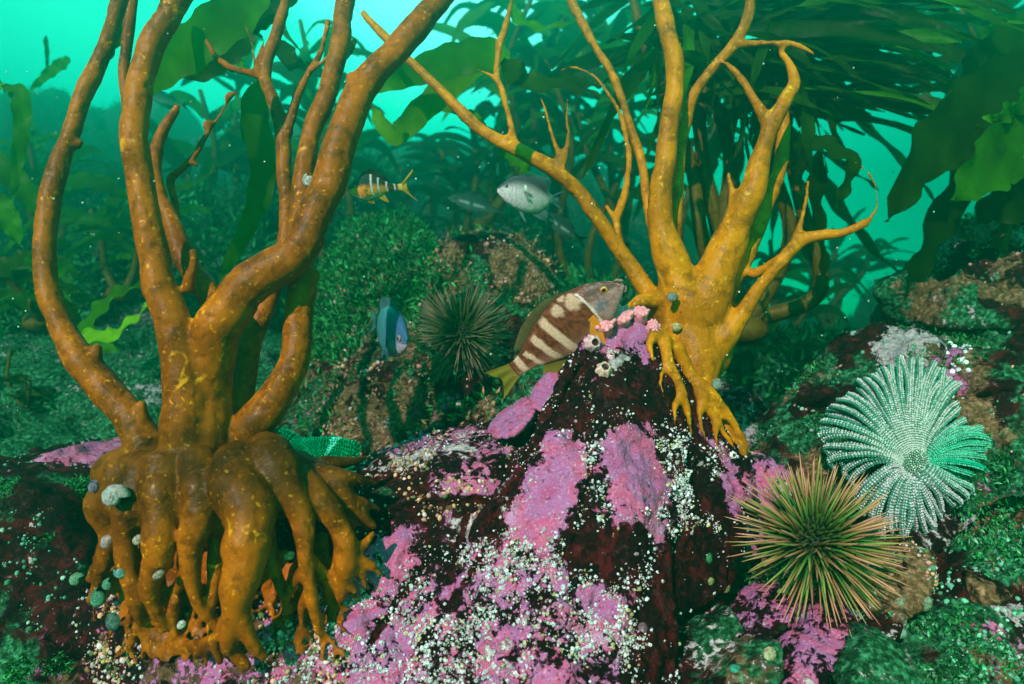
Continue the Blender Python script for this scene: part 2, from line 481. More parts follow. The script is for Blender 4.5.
def make_seabed():
    ny, nx = 300, 360
    yy = -0.35 + 13.3 * np.linspace(0, 1, ny) ** 1.7
    g = []
    for y in yy:
        hw = 1.2 + max(y, 0) * 1.05 + 0.0
        g.append(np.stack([np.linspace(-hw, hw, nx), np.full(nx, y)], 1))
    g = np.vstack(g); h = seabed_h(g[:, 0], g[:, 1])
    p3 = np.column_stack([g, np.zeros(len(g))])
    amp = 0.08 + 0.14 * sstep(1.5, 5, g[:, 1])
    n1 = fbm(p3, 1.3, 5, 3, 0.55); n2 = 1 - np.abs(fbm(p3, 3.2, 4, 9))
    h = h + amp * (n1 * 1.3 + (n2 - 0.8) * 0.9)
    rb = np.random.RandomState(4)
    for _ in range(420):
        cy_ = rb.uniform(1.3, 8.0); cx_ = rb.uniform(-1.0, 1.0) * (cy_ * 0.95); rad = rb.uniform(0.10, 0.34) * (0.45 + cy_ * 0.16)
        d2 = ((g[:, 0] - cx_) ** 2 + ((g[:, 1] - cy_) * rb.uniform(0.8, 1.3)) ** 2) / rad ** 2
        k_ = d2 < 1
        if k_.any():
            base_ = h[k_].mean() - rad * 0.25
            h[k_] = np.maximum(h[k_], base_ + rad * rb.uniform(0.6, 1.0) * np.sqrt(1 - d2[k_]) ** 0.8)
    V = np.column_stack([g, h])
    i = np.arange(ny - 1)[:, None] * nx + np.arange(nx - 1)[None]
    Q = np.stack([i, i + 1, i + nx + 1, i + nx], -1).reshape(-1, 4)
    N = normals_v(V, Q)
    m = np.zeros((len(V), 4))
    m[:, 2] = 0.70 + 0.6 * fbm(p3, 3.2, 3, 4)
    m[:, 1] = 0.25 + 0.35 * fbm(p3, 4.0, 3, 5)
    m[:, 3] = 0.30 + 0.35 * fbm(p3, 3.0, 3, 6)
    o = build("seabed", V, Q, M_REEF, cols={'masks': m})
    tag(o, 'rocky seabed slope covered with green algae rising behind the boulders', 'seabed', kind='structure')
    return V, N
SBV, SBN = make_seabed()

def leaves(name, pts, nrm, per, size, cols, label, cat, spread=0.6, mat=None, width=0.13, parent=None):
    """Small leaf-shaped blades growing out of the points: one mesh."""
    n = len(pts) * per
    c = np.repeat(pts, per, 0) + NPR.normal(0, size * 0.5, (n, 3))
    d = np.repeat(nrm, per, 0) + NPR.normal(0, spread, (n, 3)); d /= np.linalg.norm(d, axis=1)[:, None]
    L = size * NPR.uniform(0.5, 1.4, n)[:, None]
    s = np.cross(d, NPR.normal(0, 1, (n, 3))); s /= np.linalg.norm(s, axis=1)[:, None]
    b = np.cross(d, s)
    w = L * width
    mid = c + d * L * 0.5 + b * L * 0.12
    V = np.stack([c, mid + s * w, c + d * L, mid - s * w], 1).reshape(-1, 3)
    q = np.arange(n)[:, None] * 4
    Fc = np.hstack([q, q + 1, q + 2, q + 3])
    ci = NPR.randint(0, len(cols), n)
    C = np.asarray(cols)[ci] * NPR.uniform(0.6, 1.3, n)[:, None]
    C = np.repeat(C, 4, 0)
    o = build(name, V, Fc, mat or M_TURF, parent, cols={'tint': C})
    return tag(o, label, cat, kind='stuff')

# ------------------------------------------------------------------ rocks
def slab(front, depth, down=0.0, dx=0.0):
    """Hull from front points (px, py, Y) and the same points pushed back by depth."""
    f = [P(*p) for p in front]
    return hull(f + [p + np.array((dx, depth, -down)) for p in f])

def line_d(x, y, pl):
    d = np.full(len(x), 1e9)
    for (x1, y1), (x2, y2) in zip(pl[:-1], pl[1:]):
        dx, dy = x2 - x1, y2 - y1
        t = np.clip(((x - x1) * dx + (y - y1) * dy) / (dx * dx + dy * dy + 1e-9), 0, 1)
        d = np.minimum(d, np.hypot(x - x1 - t * dx, y - y1 - t * dy))
    return d

ALLR = []
def rock(name, pieces, voxel, amp, seed, masks, label, smooth=3, freq=9.0, cat='rock', cracks=()):
    G = Geo()
    for V, Fc in pieces: G.add(V, Fc)
    V, Fc = G.arr()
    V, Q = remesh(V, Fc, voxel)
    V = smooth_v(V, Q, smooth)
    for k, (f_, a_, oc) in enumerate(((freq, amp, 3), (freq * 2.7, amp * 0.62, 3), (freq * 8, amp * 0.26, 3))):
        N = normals_v(V, Q)
        nz = fbm(V, f_, oc, seed + 7 * k)
        if k == 1: nz = np.round(nz * 4) / 4 * 0.5 + 0.4 - np.abs(nz) * 1.2
        V = V + N * (nz * a_)[:, None]
    N = normals_v(V, Q); crk = np.zeros(len(V))
    for pl, w, dep in cracks:          # joints in the stone
        px = 512 + F * V[:, 0] / V[:, 1]; py = 342 - F * V[:, 2] / V[:, 1]
        g = sstep(w, 0, line_d(px + 5 * fbm(V, 30, 3, 3), py + 5 * fbm(V, 30, 3, 4), pl)) * (N[:, 1] < 0.2)
        V = V - N * (g * dep)[:, None]; crk = np.maximum(crk, g)
    N = normals_v(V, Q)
    px = 512 + F * V[:, 0] / V[:, 1]; py = 342 - F * V[:, 2] / V[:, 1]
    m = masks(V, N, px, py)
    m[:, :2] -= crk[:, None] * 1.5; m[:, 3] -= crk
    c = V.mean(0)
    root = build(name, V - c, Q, M_REEF, cols={'masks': m}); root.location = tuple(c)
    tag(root, label, cat)
    k = (N[:, 1] < 0.1); ALLR.append((V[k], N[k], px[k], py[k]))
    return root, V, N, px, py, m

def mk(V, pink=0.0, pale=0.0, green=0.0, brown=0.0, s=0, f=7.0, k=0.5):
    m = np.zeros((len(V), 4))
    for i, b in enumerate((pink, pale, green, brown)):
        m[:, i] = b + k * fbm(V, f * (1 + 0.13 * i), 3, s + 31 * i)
    return m

# the large foreground boulder
def front_masks(V, N, px, py):
    m = mk(V, 0.22, 0.02, -0.2, -0.15, 5, 9, 0.6)
    def add(ch, poly, soft=5, val=0.95):
        w = in_poly(px, py, poly, soft * 3.4); m[:, ch] = m[:, ch] * (1 - w) + val * w
    def cut(ch, poly, soft=8, val=-0.5): add(ch, poly, soft, val)
    dark = [(575, 415), (520, 430), (560, 370), (600, 345), (650, 350), (690, 400), (735, 460), (700, 430), (640, 410)]
    cut(0, dark); cut(0, [(560, 545), (585, 520), (640, 520), (655, 545), (610, 575)]); cut(0, [(645, 560), (700, 520), (745, 520), (740, 620), (640, 684), (640, 620)])
    cut(0, [(650, 440), (720, 440), (725, 560), (660, 560), (655, 520), (690, 480)])
    add(0, [(545, 430), (580, 440), (590, 470), (575, 500), (560, 530), (545, 552), (512, 540), (505, 515), (530, 490), (540, 460)], 4, 1.15)
    add(0, [(607, 430), (650, 425), (658, 470), (673, 490), (660, 512), (640, 516), (612, 505), (610, 480), (602, 455)], 4, 1.2)
    add(0, [(590, 520), (600, 500), (640, 510), (690, 515), (670, 550), (650, 555), (640, 530)], 5, 0.75)
    add(0, [(700, 430), (728, 450), (752, 490), (745, 520), (728, 515), (720, 480)], 4, 1.1)
    add(0, [(596, 316), (640, 308), (660, 332), (640, 356), (598, 354), (574, 350)], 4, 1.0)
    add(0, [(634, 345), (650, 350), (652, 370), (640, 362)], 3, 1.0)
    add(0, [(575, 385), (600, 350), (606, 380), (590, 400)], 4, 0.6)
    low = in_poly(px, py, [(300, 560), (420, 520), (560, 560), (640, 600), (640, 720), (240, 720), (250, 640)], 15)
    m[:, 0] = m[:, 0] + low * (0.42 + 0.25 * fbm(V, 16, 3, 77))
    add(1, [(610, 345), (640, 340), (640, 372), (612, 372), (605, 356)], 4, 0.62)
    add(1, [(690, 455), (716, 460), (712, 478), (694, 474)], 4, 0.7)
    m[:, 2] += 0.55 * in_poly(px, py, [(660, 350), (690, 380), (745, 470), (740, 450), (700, 370)], 6)
    return m

def left_masks(V, N, px, py):
    m = mk(V, 0.18, -0.1, -0.15, -0.1, 15, 9, 0.45)
    def add(ch, poly, soft=5, val=0.95):
        w = in_poly(px, py, poly, soft * 3.4); m[:, ch] = m[:, ch] * (1 - w) + val * w
    add(1, [(350, 470), (400, 448), (470, 436), (505, 438), (500, 452), (440, 462), (380, 478)], 6, 0.80)
    add(0, [(380, 446), (450, 434), (520, 436), (500, 456), (420, 466)], 5, 0.85)
    add(0, [(380, 478), (430, 470), (430, 515), (370, 520)], 6, -0.2); add(0, [(430, 465), (505, 458), (508, 498), (470, 508), (430, 500)], 4, 0.62)
    add(1, [(460, 505), (490, 500), (485, 540), (465, 570), (455, 540)], 5, 0.75)
    add(0, [(375, 545), (400, 520), (415, 530), (395, 560)], 4, 0.9)
    low = in_poly(px, py, [(300, 570), (400, 540), (470, 590), (420, 720), (80, 720), (90, 560)], 15)
    m[:, 0] += low * np.interp(px, [260, 340], [0.22, 0.55])
    m[:, 3] += 0.75 * in_poly(px, py, [(130, 600), (330, 600), (320, 700), (120, 700)], 20)
    m[:, 2] += 0.5 * in_poly(px, py, [(370, 480), (470, 490), (460, 525), (380, 520)], 8)
    return m

def far_lift(front, depth): return slab(front, depth)

R_front = rock("reef_boulder", [
    slab([(604, 322, 1.05), (642, 318, 1.06), (654, 338, 1.05), (584, 342, 1.02), (552, 395, 0.99), (615, 420, 0.93), (690, 405, 1.04),
          (520, 460, 0.95), (620, 520, 0.86), (700, 470, 0.97), (745, 455, 1.06), (752, 520, 1.03), (725, 585, 0.98), (640, 640, 0.85)], 0.26),
    slab([(530, 440, 0.96), (485, 525, 0.90), (440, 610, 0.84), (395, 720, 0.78), (560, 600, 0.81), (640, 560, 0.88), (655, 640, 0.84),
          (600, 760, 0.74), (470, 780, 0.73), (690, 760, 0.80), (655, 420, 0.96), (560, 430, 0.94)], 0.28)],
    0.0042, 0.018, 41, front_masks, 'large pointed pink and maroon boulder in the middle crusted with white barnacles', 1, 8,
    cracks=(([(592, 350), (566, 392), (535, 442), (505, 492), (478, 535)], 5, 0.016), ([(500, 528), (470, 575), (432, 625), (405, 665)], 4, 0.010), ([(592, 430), (590, 480), (578, 540), (570, 600)], 4, 0.006), ([(655, 420), (690, 430), (725, 470)], 4, 0.006)))
R_left = rock("reef_boulder", [
    slab([(350, 474, 1.02), (400, 452, 1.04), (480, 438, 1.05), (520, 440, 1.02), (360, 520, 0.93), (480, 480, 0.96), (500, 520, 0.94), (440, 590, 0.88),
          (360, 600, 0.87), (300, 560, 0.93), (330, 640, 0.83), (400, 720, 0.79), (280, 760, 0.80)], 0.24),
    slab([(95, 580, 0.98), (72, 610, 0.97), (85, 660, 0.93), (110, 760, 0.88), (180, 590, 0.93), (330, 590, 0.90), (250, 640, 0.84), (330, 760, 0.78), (180, 780, 0.80), (150, 640, 0.87)], 0.22),
    slab([(110, 520, 1.0), (300, 500, 1.0), (340, 560, 0.96), (100, 600, 1.0), (330, 640, 0.93), (120, 640, 0.95)], 0.16)],
    0.0045, 0.016, 61, left_masks, 'low purple pink boulder ledge under the orange kelp holdfast and beside the pointed boulder', 3, 9,
    cracks=(([(370, 520), (420, 500), (500, 498)], 6, 0.016), ([(430, 560), (400, 600), (370, 640)], 4, 0.010), ([(455, 560), (462, 530), (470, 500)], 4, 0.010)))
print("rocks", len(R_front[1]), len(R_left[1]))

# pink coralline plates leaning on the boulder, behind the crack
def plate_masks(V, N, px, py): return mk(V, 1.05, 0.12, -0.4, -0.4, 90, 9, 0.25)
rock("coralline_plate", [slab([(533, 392, 1.06), (548, 375, 1.07), (572, 376, 1.06), (566, 398, 1.02), (545, 414, 1.0), (530, 408, 1.02)], 0.05)],
     0.003, 0.006, 91, plate_masks, 'smooth dusky pink coralline plate just below the tail of the banded fish', 4, 14, 'coralline crust')
rock("coralline_plate", [slab([(488, 432, 1.05), (500, 415, 1.06), (528, 398, 1.05), (536, 412, 1.0), (516, 436, 0.98), (496, 440, 1.0)], 0.06)],
     0.003, 0.007, 95, plate_masks, 'pink coralline plate below and left of the smooth rounded plate', 4, 14, 'coralline crust')

# rocks to the left
def left_falloff(V, N, px, py):
    m = mk(V, -0.05, -0.1, 0.22, -0.05, 105, 7, 0.9)  # little green cover: strobe falloff in this corner painted as dark colour
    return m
def left_pink(V, N, px, py):
    m = mk(V, 0.52, 0.02, 0.35, 0.0, 111, 8, 0.6); return m
rock("reef_boulder", [slab([(30, 462, 1.22), (60, 452, 1.25), (112, 455, 1.25), (120, 520, 1.15), (60, 500, 1.15), (80, 540, 1.12), (125, 560, 1.15)], 0.3)],
     0.006, 0.02, 112, left_pink, 'pink crusted rock behind the left side of the orange holdfast', 3, 8)
R_lfalloff = rock("reef_boulder", [slab([(-60, 470, 1.10), (0, 478, 1.08), (50, 500, 1.06), (75, 560, 1.02), (95, 640, 0.98), (105, 760, 0.9), (-120, 760, 0.85), (-140, 520, 1.0)], 0.35)],
     0.006, 0.03, 121, left_falloff, 'green boulder darkened for light falloff in the bottom left corner with pale flecks', 3, 6)

# right hand reef
def right_masks(V, N, px, py):
    m = mk(V, -0.15, 0.0, 0.58, 0.28, 131, 7, 1.0)
    def add(ch, poly, soft=5, val=0.95):
        w = in_poly(px, py, poly, soft * 3.4); m[:, ch] = m[:, ch] * (1 - w) + val * w
    add(1, [(868, 345), (890, 333), (925, 335), (932, 365), (905, 372), (875, 368)], 4, 0.9)
    add(0, [(940, 350), (958, 335), (962, 385), (942, 390)], 5, 0.9)
    add(3, [(985, 330), (1024, 325), (1024, 400)], 8, 0.2)
    add(3, [(940, 225), (1010, 200), (1024, 290), (960, 270)], 12, 0.55)
    return m
R_right = rock("reef_boulder", [
    slab([(758, 470, 1.18), (775, 428, 1.26), (815, 385, 1.30), (845, 350, 1.34), (900, 332, 1.30), (945, 340, 1.22), (985, 360, 1.15), (1060, 380, 1.05),
          (840, 500, 1.10), (900, 520, 1.08), (980, 500, 1.08), (1060, 500, 1.0), (780, 520, 1.12)], 0.35, 0.0, 0.18),
    slab([(850, 345, 1.62), (880, 300, 1.66), (905, 262, 1.68), (950, 232, 1.65), (1000, 205, 1.6), (1060, 200, 1.5), (1080, 360, 1.3), (960, 350, 1.42), (900, 350, 1.5)], 0.6, 0.15, 0.42)],
    0.0065, 0.045, 141, right_masks, 'steep green and grey reef wall on the right under the many armed sea star', 3, 6)
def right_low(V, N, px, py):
    m = mk(V, -0.1, 0.0, 0.58, 0.28, 151, 8, 1.0)  # green cover held down so the colour darkens this weakly lit corner
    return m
rock("reef_boulder", [slab([(935, 470, 1.12), (955, 462, 1.12), (985, 480, 1.10), (980, 520, 1.05), (930, 560, 1.0), (900, 548, 1.0), (900, 510, 1.05)], 0.15)],
     0.0045, 0.012, 161, lambda V, N, px, py: mk(V, 0.25, 0.35, -0.1, 0.5, 161, 10, 0.5), 'small brownish pink rock under the right edge of the large sea star', 3, 10)
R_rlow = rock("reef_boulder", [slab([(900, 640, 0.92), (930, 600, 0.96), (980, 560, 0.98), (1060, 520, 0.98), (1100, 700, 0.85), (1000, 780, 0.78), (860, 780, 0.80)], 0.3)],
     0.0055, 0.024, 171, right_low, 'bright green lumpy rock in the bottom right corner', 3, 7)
R_urch = rock("reef_boulder", [slab([(850, 560, 1.0), (905, 545, 0.98), (935, 560, 0.96), (930, 600, 0.92), (890, 660, 0.86), (850, 700, 0.84), (800, 620, 0.93)], 0.2)],
     0.0048, 0.016, 181, lambda V, N, px, py: mk(V, 0.10, 0.25, 0.22, 0.55, 181, 9, 0.5), 'knobbly grey brown rock at the right of the front sea urchin', 3, 9)
rock("reef_boulder", [slab([(725, 400, 1.42), (748, 388, 1.45), (775, 410, 1.42), (770, 440, 1.36), (735, 450, 1.34), (715, 430, 1.38)], 0.2)],
     0.006, 0.014, 187, lambda V, N, px, py: mk(V, 0.25, 0.35, 0.5, 0.1, 187, 9, 0.5), 'small grey green rock behind the foot of the amber kelp', 3, 9)
for k_, (px_, py_, Y_, s_, lab_) in enumerate(((975, 300, 1.42, 0.13, 'dark blocky boulder high on the right reef wall'), (1005, 400, 1.12, 0.10, 'craggy boulder at the right edge above the dark gap'),
        (835, 398, 1.26, 0.07, 'teal grey block at the foot of the right reef wall'), (905, 300, 1.55, 0.10, 'small dark block near the top left shoulder of the right reef wall'),
        (985, 590, 0.95, 0.05, 'tan knobbly stone on the green corner rock'))):
    c_ = P(px_, py_, Y_); q_ = np.random.RandomState(300 + k_)
    pts_ = [c_ + v_ / np.linalg.norm(v_) * s_ * q_.uniform(0.75, 1.1) * np.array((1, 0.9, 0.7)) for v_ in q_.normal(0, 1, (11, 3))]
    rk_ = rock("reef_boulder", [hull(pts_)], s_ / 17, s_ * 0.16, 310 + k_, right_masks if k_ < 4 else (lambda V, N, px, py: mk(V, 0.1, 0.3, 0.1, 0.6, 320, 12, 0.6)), lab_, 1, 1.1 / s_)
R_gap = rock("reef_boulder", [slab([(735, 445, 1.16), (765, 455, 1.14), (790, 480, 1.12), (780, 540, 1.08), (740, 560, 1.1), (735, 500, 1.12)], 0.2)],
     0.005, 0.014, 189, lambda V, N, px, py: mk(V, 0.55, 0.15, 0.4, 0.15, 189, 9, 0.5), 'pink and grey rock wedged behind the sea urchin beside the pointed boulder', 3, 9,
    cracks=(([(370, 520), (420, 500), (500, 498)], 6, 0.016), ([(430, 560), (400, 600), (370, 640)], 4, 0.010), ([(455, 560), (462, 530), (470, 500)], 4, 0.010)))
# slanting slabs at the bottom right
def slant(pts, seed, label, **kw):
    return rock("rock_slab", [slab(pts, 0.07)], 0.0036, 0.008, seed, lambda V, N, px, py: mk(V, s=seed, f=11, k=0.45, **kw), label, 3, 12, 'rock slab')
slant([(620, 684, 0.86), (700, 628, 0.92), (730, 612, 0.93), (745, 625, 0.90), (700, 690, 0.84), (620, 760, 0.8)], 201, 'long grey rock slab slanting up from the bottom edge below the dark hollow', pink=0.1, pale=0.3, green=0.5, brown=0.0)
slant([(738, 640, 0.88), (765, 605, 0.91), (800, 600, 0.90), (790, 630, 0.86), (750, 665, 0.84), (740, 660, 0.86)], 207, 'small pink slab directly under the spines of the front urchin', pink=0.55, pale=0.12, green=0.3, brown=0.25)
slant([(780, 700, 0.80), (800, 650, 0.84), (840, 600, 0.90), (858, 604, 0.89), (852, 640, 0.84), (825, 690, 0.79), (800, 720, 0.78)], 211, 'pink ridged slab leaning up to the right below the front urchin', pink=0.55, pale=0.12, green=0.3, brown=0.2)
slant([(690, 720, 0.78), (735, 660, 0.84), (780, 640, 0.85), (790, 670, 0.82), (760, 740, 0.76)], 217, 'mottled grey and green slab at the bottom edge between the pink slabs', pink=0.25, pale=0.3, green=0.6, brown=0.3)
slant([(850, 684, 0.80), (870, 640, 0.85), (905, 650, 0.86), (930, 700, 0.80), (870, 740, 0.76)], 219, 'low pale green slab with shells at the bottom edge left of the green corner rock', pink=0.0, pale=0.35, green=0.8, brown=0.1)

# mid distance mound behind
def mound_masks(V, N, px, py):
    m = mk(V, -0.02, 0.02, 0.45, 0.30, 231, 7, 0.6)
    def add(ch, poly, soft=6, val=0.9):
        w = in_poly(px, py, poly, soft); m[:, ch] = m[:, ch] * (1 - w) + val * w
    add(3, [(425, 262), (450, 240), (465, 250), (470, 290), (440, 315), (428, 290)], 8, 0.8)
    add(3, [(485, 250), (525, 238), (555, 275), (545, 295), (500, 300), (490, 275)], 8, 0.8)
    add(2, [(300, 200), (430, 215), (430, 300), (380, 330), (310, 350)], 14, 1.0)
    m[:, 3] += 0.4 * in_poly(px, py, [(320, 330), (400, 330), (440, 420), (380, 450), (330, 420)], 20)
    return m
R_mound = rock("reef_mound", [
    slab([(425, 268, 1.62), (445, 242, 1.66), (478, 228, 1.70), (520, 236, 1.68), (552, 268, 1.62), (556, 300, 1.56), (540, 400, 1.40), (440, 420, 1.36), (430, 320, 1.5)], 0.4),
    slab([(300, 300, 1.95), (350, 225, 2.15), (405, 222, 2.1), (435, 262, 1.85), (440, 340, 1.6), (420, 440, 1.4), (330, 460, 1.35), (290, 430, 1.5), (340, 330, 1.7)], 0.6),
    slab([(440, 400, 1.34), (500, 380, 1.32), (560, 360, 1.30), (560, 440, 1.2), (430, 470, 1.2)], 0.3)],
    0.008, 0.04, 241, mound_masks, 'rounded reef mound with brown crusts and green turf behind the front boulders', 3, 5)
def bg_green(V, N, px, py): return mk(V, -0.2, 0.18, 0.95, 0.1, 251, 5, 0.5)
rock("reef_mound", [slab([(-80, 420, 1.7), (0, 350, 2.0), (90, 330, 2.1), (170, 360, 2.0), (260, 350, 2.1), (300, 420, 1.8), (200, 520, 1.5), (0, 500, 1.4), (-80, 480, 1.4)], 0.7)],
     0.012, 0.07, 252, bg_green, 'algae covered mound behind the left orange kelp', 3, 3.5)
BG = []
for k, (px, py, Y, s, lab) in enumerate((
        (70, 200, 4.4, 0.75, 'hazy algae covered rock far behind the bent left stipe'),
        (200, 235, 3.4, 0.60, 'hazy green rock behind the main kelp stipes at the left'),
        (600, 330, 2.9, 0.50, 'dim green rock behind the head of the banded fish'),
        (790, 360, 2.6, 0.45, 'dim green rock in the gap between amber kelp and right reef'),
        (330, 190, 4.0, 0.60, 'far green rock behind the small orange banded fish'),
        (520, 225, 4.2, 0.50, 'far green rock behind the silvery round fish'),
        (-30, 330, 2.6, 0.60, 'dark green rock at the left edge behind the kelp blades'))):
    c = P(px, py, Y); pts = []
    for _ in range(16):
        v = NPR.normal(0, 1, 3); v /= np.linalg.norm(v); pts.append(c + v * s * np.array((1, 0.8, 0.75)) - np.array((0, 0, s * 0.35)))
    BG.append(rock("reef_mound", [hull(pts)], s / 26, s * 0.16, 260 + 5 * k, bg_green, lab, 3, 2.2 / s))

# ------------------------------------------------------------------ turf growing on the rocks
GREENS = [(0.012, 0.13, 0.02), (0.02, 0.24, 0.045), (0.05, 0.42, 0.10), (0.006, 0.05, 0.012), (0.10, 0.55, 0.20)]
def turf_on(R, thr, n, per, size, label, seed, cols=GREENS, region=None, width=0.13, ch=2):
    root, V, N, px, py, m = R
    ok = (m[:, ch] + 0.3 * fbm(V, 20, 2, seed) > thr) & (N[:, 1] < 0.35) & (V[:, 1] > 0.3)
    if region is not None: ok &= in_poly(px, py, region, 3) > 0.5
    idx = np.nonzero(ok)[0]
    if len(idx) == 0: return
    idx = idx[NPR.randint(0, len(idx), n)]
    leaves("turf_algae", V[idx], N[idx], per, size * 1.5, cols, label, 'turf algae', width=width)
turf_on(R_mound, 0.55, 8000, 4, 0.012, 'fluffy bright green turf algae on the mound behind the front fish', 1, region=[(290, 190), (440, 200), (445, 330), (380, 380), (290, 400)])
turf_on(R_mound, 0.45, 3500, 3, 0.011, 'short mixed turf on the mound around the rear urchin', 2, cols=GREENS + [(0.25, 0.16, 0.08), (0.35, 0.18, 0.14)])
turf_on(R_mound, 0.5, 3000, 3, 0.009, 'tan and rosy crusty tufts on top of the mound', 2, cols=[(0.45, 0.24, 0.13), (0.6, 0.33, 0.24), (0.25, 0.13, 0.06), (0.1, 0.14, 0.04)], ch=3)
turf_on(R_right, 0.75, 6000, 3, 0.007, 'short green turf on the right reef wall', 3)
turf_on(R_rlow, 0.55, 6500, 3, 0.005, 'bright emerald turf on the bottom right rock', 4, cols=GREENS + [(0.03, 0.35, 0.14), (0.25, 0.55, 0.35)], width=0.2)
turf_on(R_lfalloff, 0.6, 2400, 3, 0.005, 'turf thinned for light falloff on the bottom left rock', 5)
turf_on(R_urch, 0.35, 1200, 3, 0.006, 'fine brown and green fuzz on the knobbly rock by the front urchin', 6, cols=GREENS + [(0.3, 0.2, 0.08)])
sel = (SBV[:, 1] > 1.2) & (SBV[:, 1] < 8.5)
idx = np.nonzero(sel)[0]; idx = idx[NPR.randint(0, len(idx), 26000)]
sc_ = 0.022
leaves("turf_algae", SBV[idx], SBN[idx] * 0.6 + np.array((0, -0.2, 0.5)), 5, 0.038, GREENS[:4] + [(0.12, 0.36, 0.2)], 'green algae covering the far reef slope', 'turf algae')
for R in BG:
    turf_on(R, 0.3, 2600, 4, 0.028, 'algae on ' + R[0]['label'], 8)

# ------------------------------------------------------------------ barnacles
def barnacle_cover():
    root, V, N, px, py, m = R_front
    G_V = []; G_C = []
    polys_dense = [([(500, 540), (560, 520), (575, 470), (600, 440), (615, 520), (640, 540), (620, 600), (500, 640), (400, 684), (300, 684), (330, 600)], 0.85),
                   ([(655, 425), (700, 440), (730, 470), (725, 560), (690, 530), (660, 560), (650, 500), (670, 480)], 0.75),
                   ([(570, 580), (650, 570), (650, 650), (560, 660)], 0.9), ([(260, 640), (420, 560), (640, 620), (640, 690), (240, 690)], 0.7),
                   ([(340, 540), (450, 560), (420, 620), (300, 640)], 0.5)]
    allV, allC = [], []
    for R, cnt in ((R_front, 17000), (R_left, 8500)):
        root, V, N, px, py, m = R
        d = np.full(len(V), 0.10)
        for pl, w in polys_dense: d = np.maximum(d, w * in_poly(px, py, pl, 14))
        d *= sstep(-0.25, 0.25, fbm(V, 26, 3, 7) + 0.12) * (0.35 + 0.65 * sstep(-0.1, 0.25, fbm(V, 70, 2, 8)))
        d *= np.where(m[:, 0] > 0.85, 0.10, 1.0)
        for hole in ([(560, 545), (585, 520), (640, 520), (655, 545), (610, 578), (570, 570)], [(480, 640), (500, 620), (530, 630), (520, 660), (490, 665)],
                     [(655, 560), (700, 520), (745, 540), (735, 640), (640, 684)], [(370, 455), (500, 440), (500, 530), (380, 530)], [(570, 375), (600, 345), (660, 370), (670, 400), (600, 410)]):
            d *= 1 - 0.93 * in_poly(px, py, hole, 5)
        d[(N[:, 1] > 0.1)] = 0
        idx = NPR.choice(len(V), cnt, p=d / d.sum())
        k = 6
        c = V[idx] + NPR.normal(0, 0.0015, (cnt, 3)) ; nn = N[idx]
        a = np.cross(nn, NPR.normal(0, 1, (cnt, 3))); a /= np.linalg.norm(a, axis=1)[:, None]; b = np.cross(nn, a)
        r = (0.0006 + 0.0021 * NPR.rand(cnt) ** 4.2)[:, None]
        rings = []; st_ = NPR.uniform(0.6, 1.5, (cnt, 1))
        for (rr, hh) in ((1.0, -0.4), (0.72, 0.75), (0.36, 0.9), (0.28, 0.45)):
            for j in range(k):
                th = 2 * math.pi * j / k
                rings.append(c + (a * math.cos(th) * st_ + b * math.sin(th)) * r * rr * NPR.uniform(0.8, 1.2, (cnt, 1)) + nn * r * hh)
        VV = np.stack(rings, 1)
        base = np.where(NPR.rand(cnt, 1) < 0.72, np.array([[0.80, 0.80, 0.86]]), np.where(NPR.rand(cnt, 1) < 0.5, np.array([[0.75, 0.45, 0.55]]), np.array([[0.62, 0.55, 0.28]])))
        base = base * NPR.uniform(0.4, 0.95, (cnt, 1))
        CC = np.repeat(base[:, None, :], 4 * k, 1); CC[:, 3 * k:, :] *= 0.12
        allV.append((VV, CC))
    for (VV, CC), R in zip(allV, (R_front, R_left)):
        cnt = len(VV); k = 6
        quads = []
        for ring in range(3):
            for j in range(k):
                quads.append((ring * k + j, ring * k + (j + 1) % k, (ring + 1) * k + (j + 1) % k, (ring + 1) * k + j))
        quads += [(18, 19, 20, 21), (21, 22, 23, 18)]
        q = np.array(quads)[None] + (np.arange(cnt) * 4 * k)[:, None, None]
        o = build("barnacle", VV.reshape(-1, 3), q.reshape(-1, 4), M_TINT, smooth=False, cols={'tint': CC.reshape(-1, 3)})
        tag(o, 'hundreds of tiny white barnacles crusting the ' + ('pointed pink boulder' if R is R_front else 'low ledge under the orange holdfast'), 'barnacles', kind='stuff')
barnacle_cover()

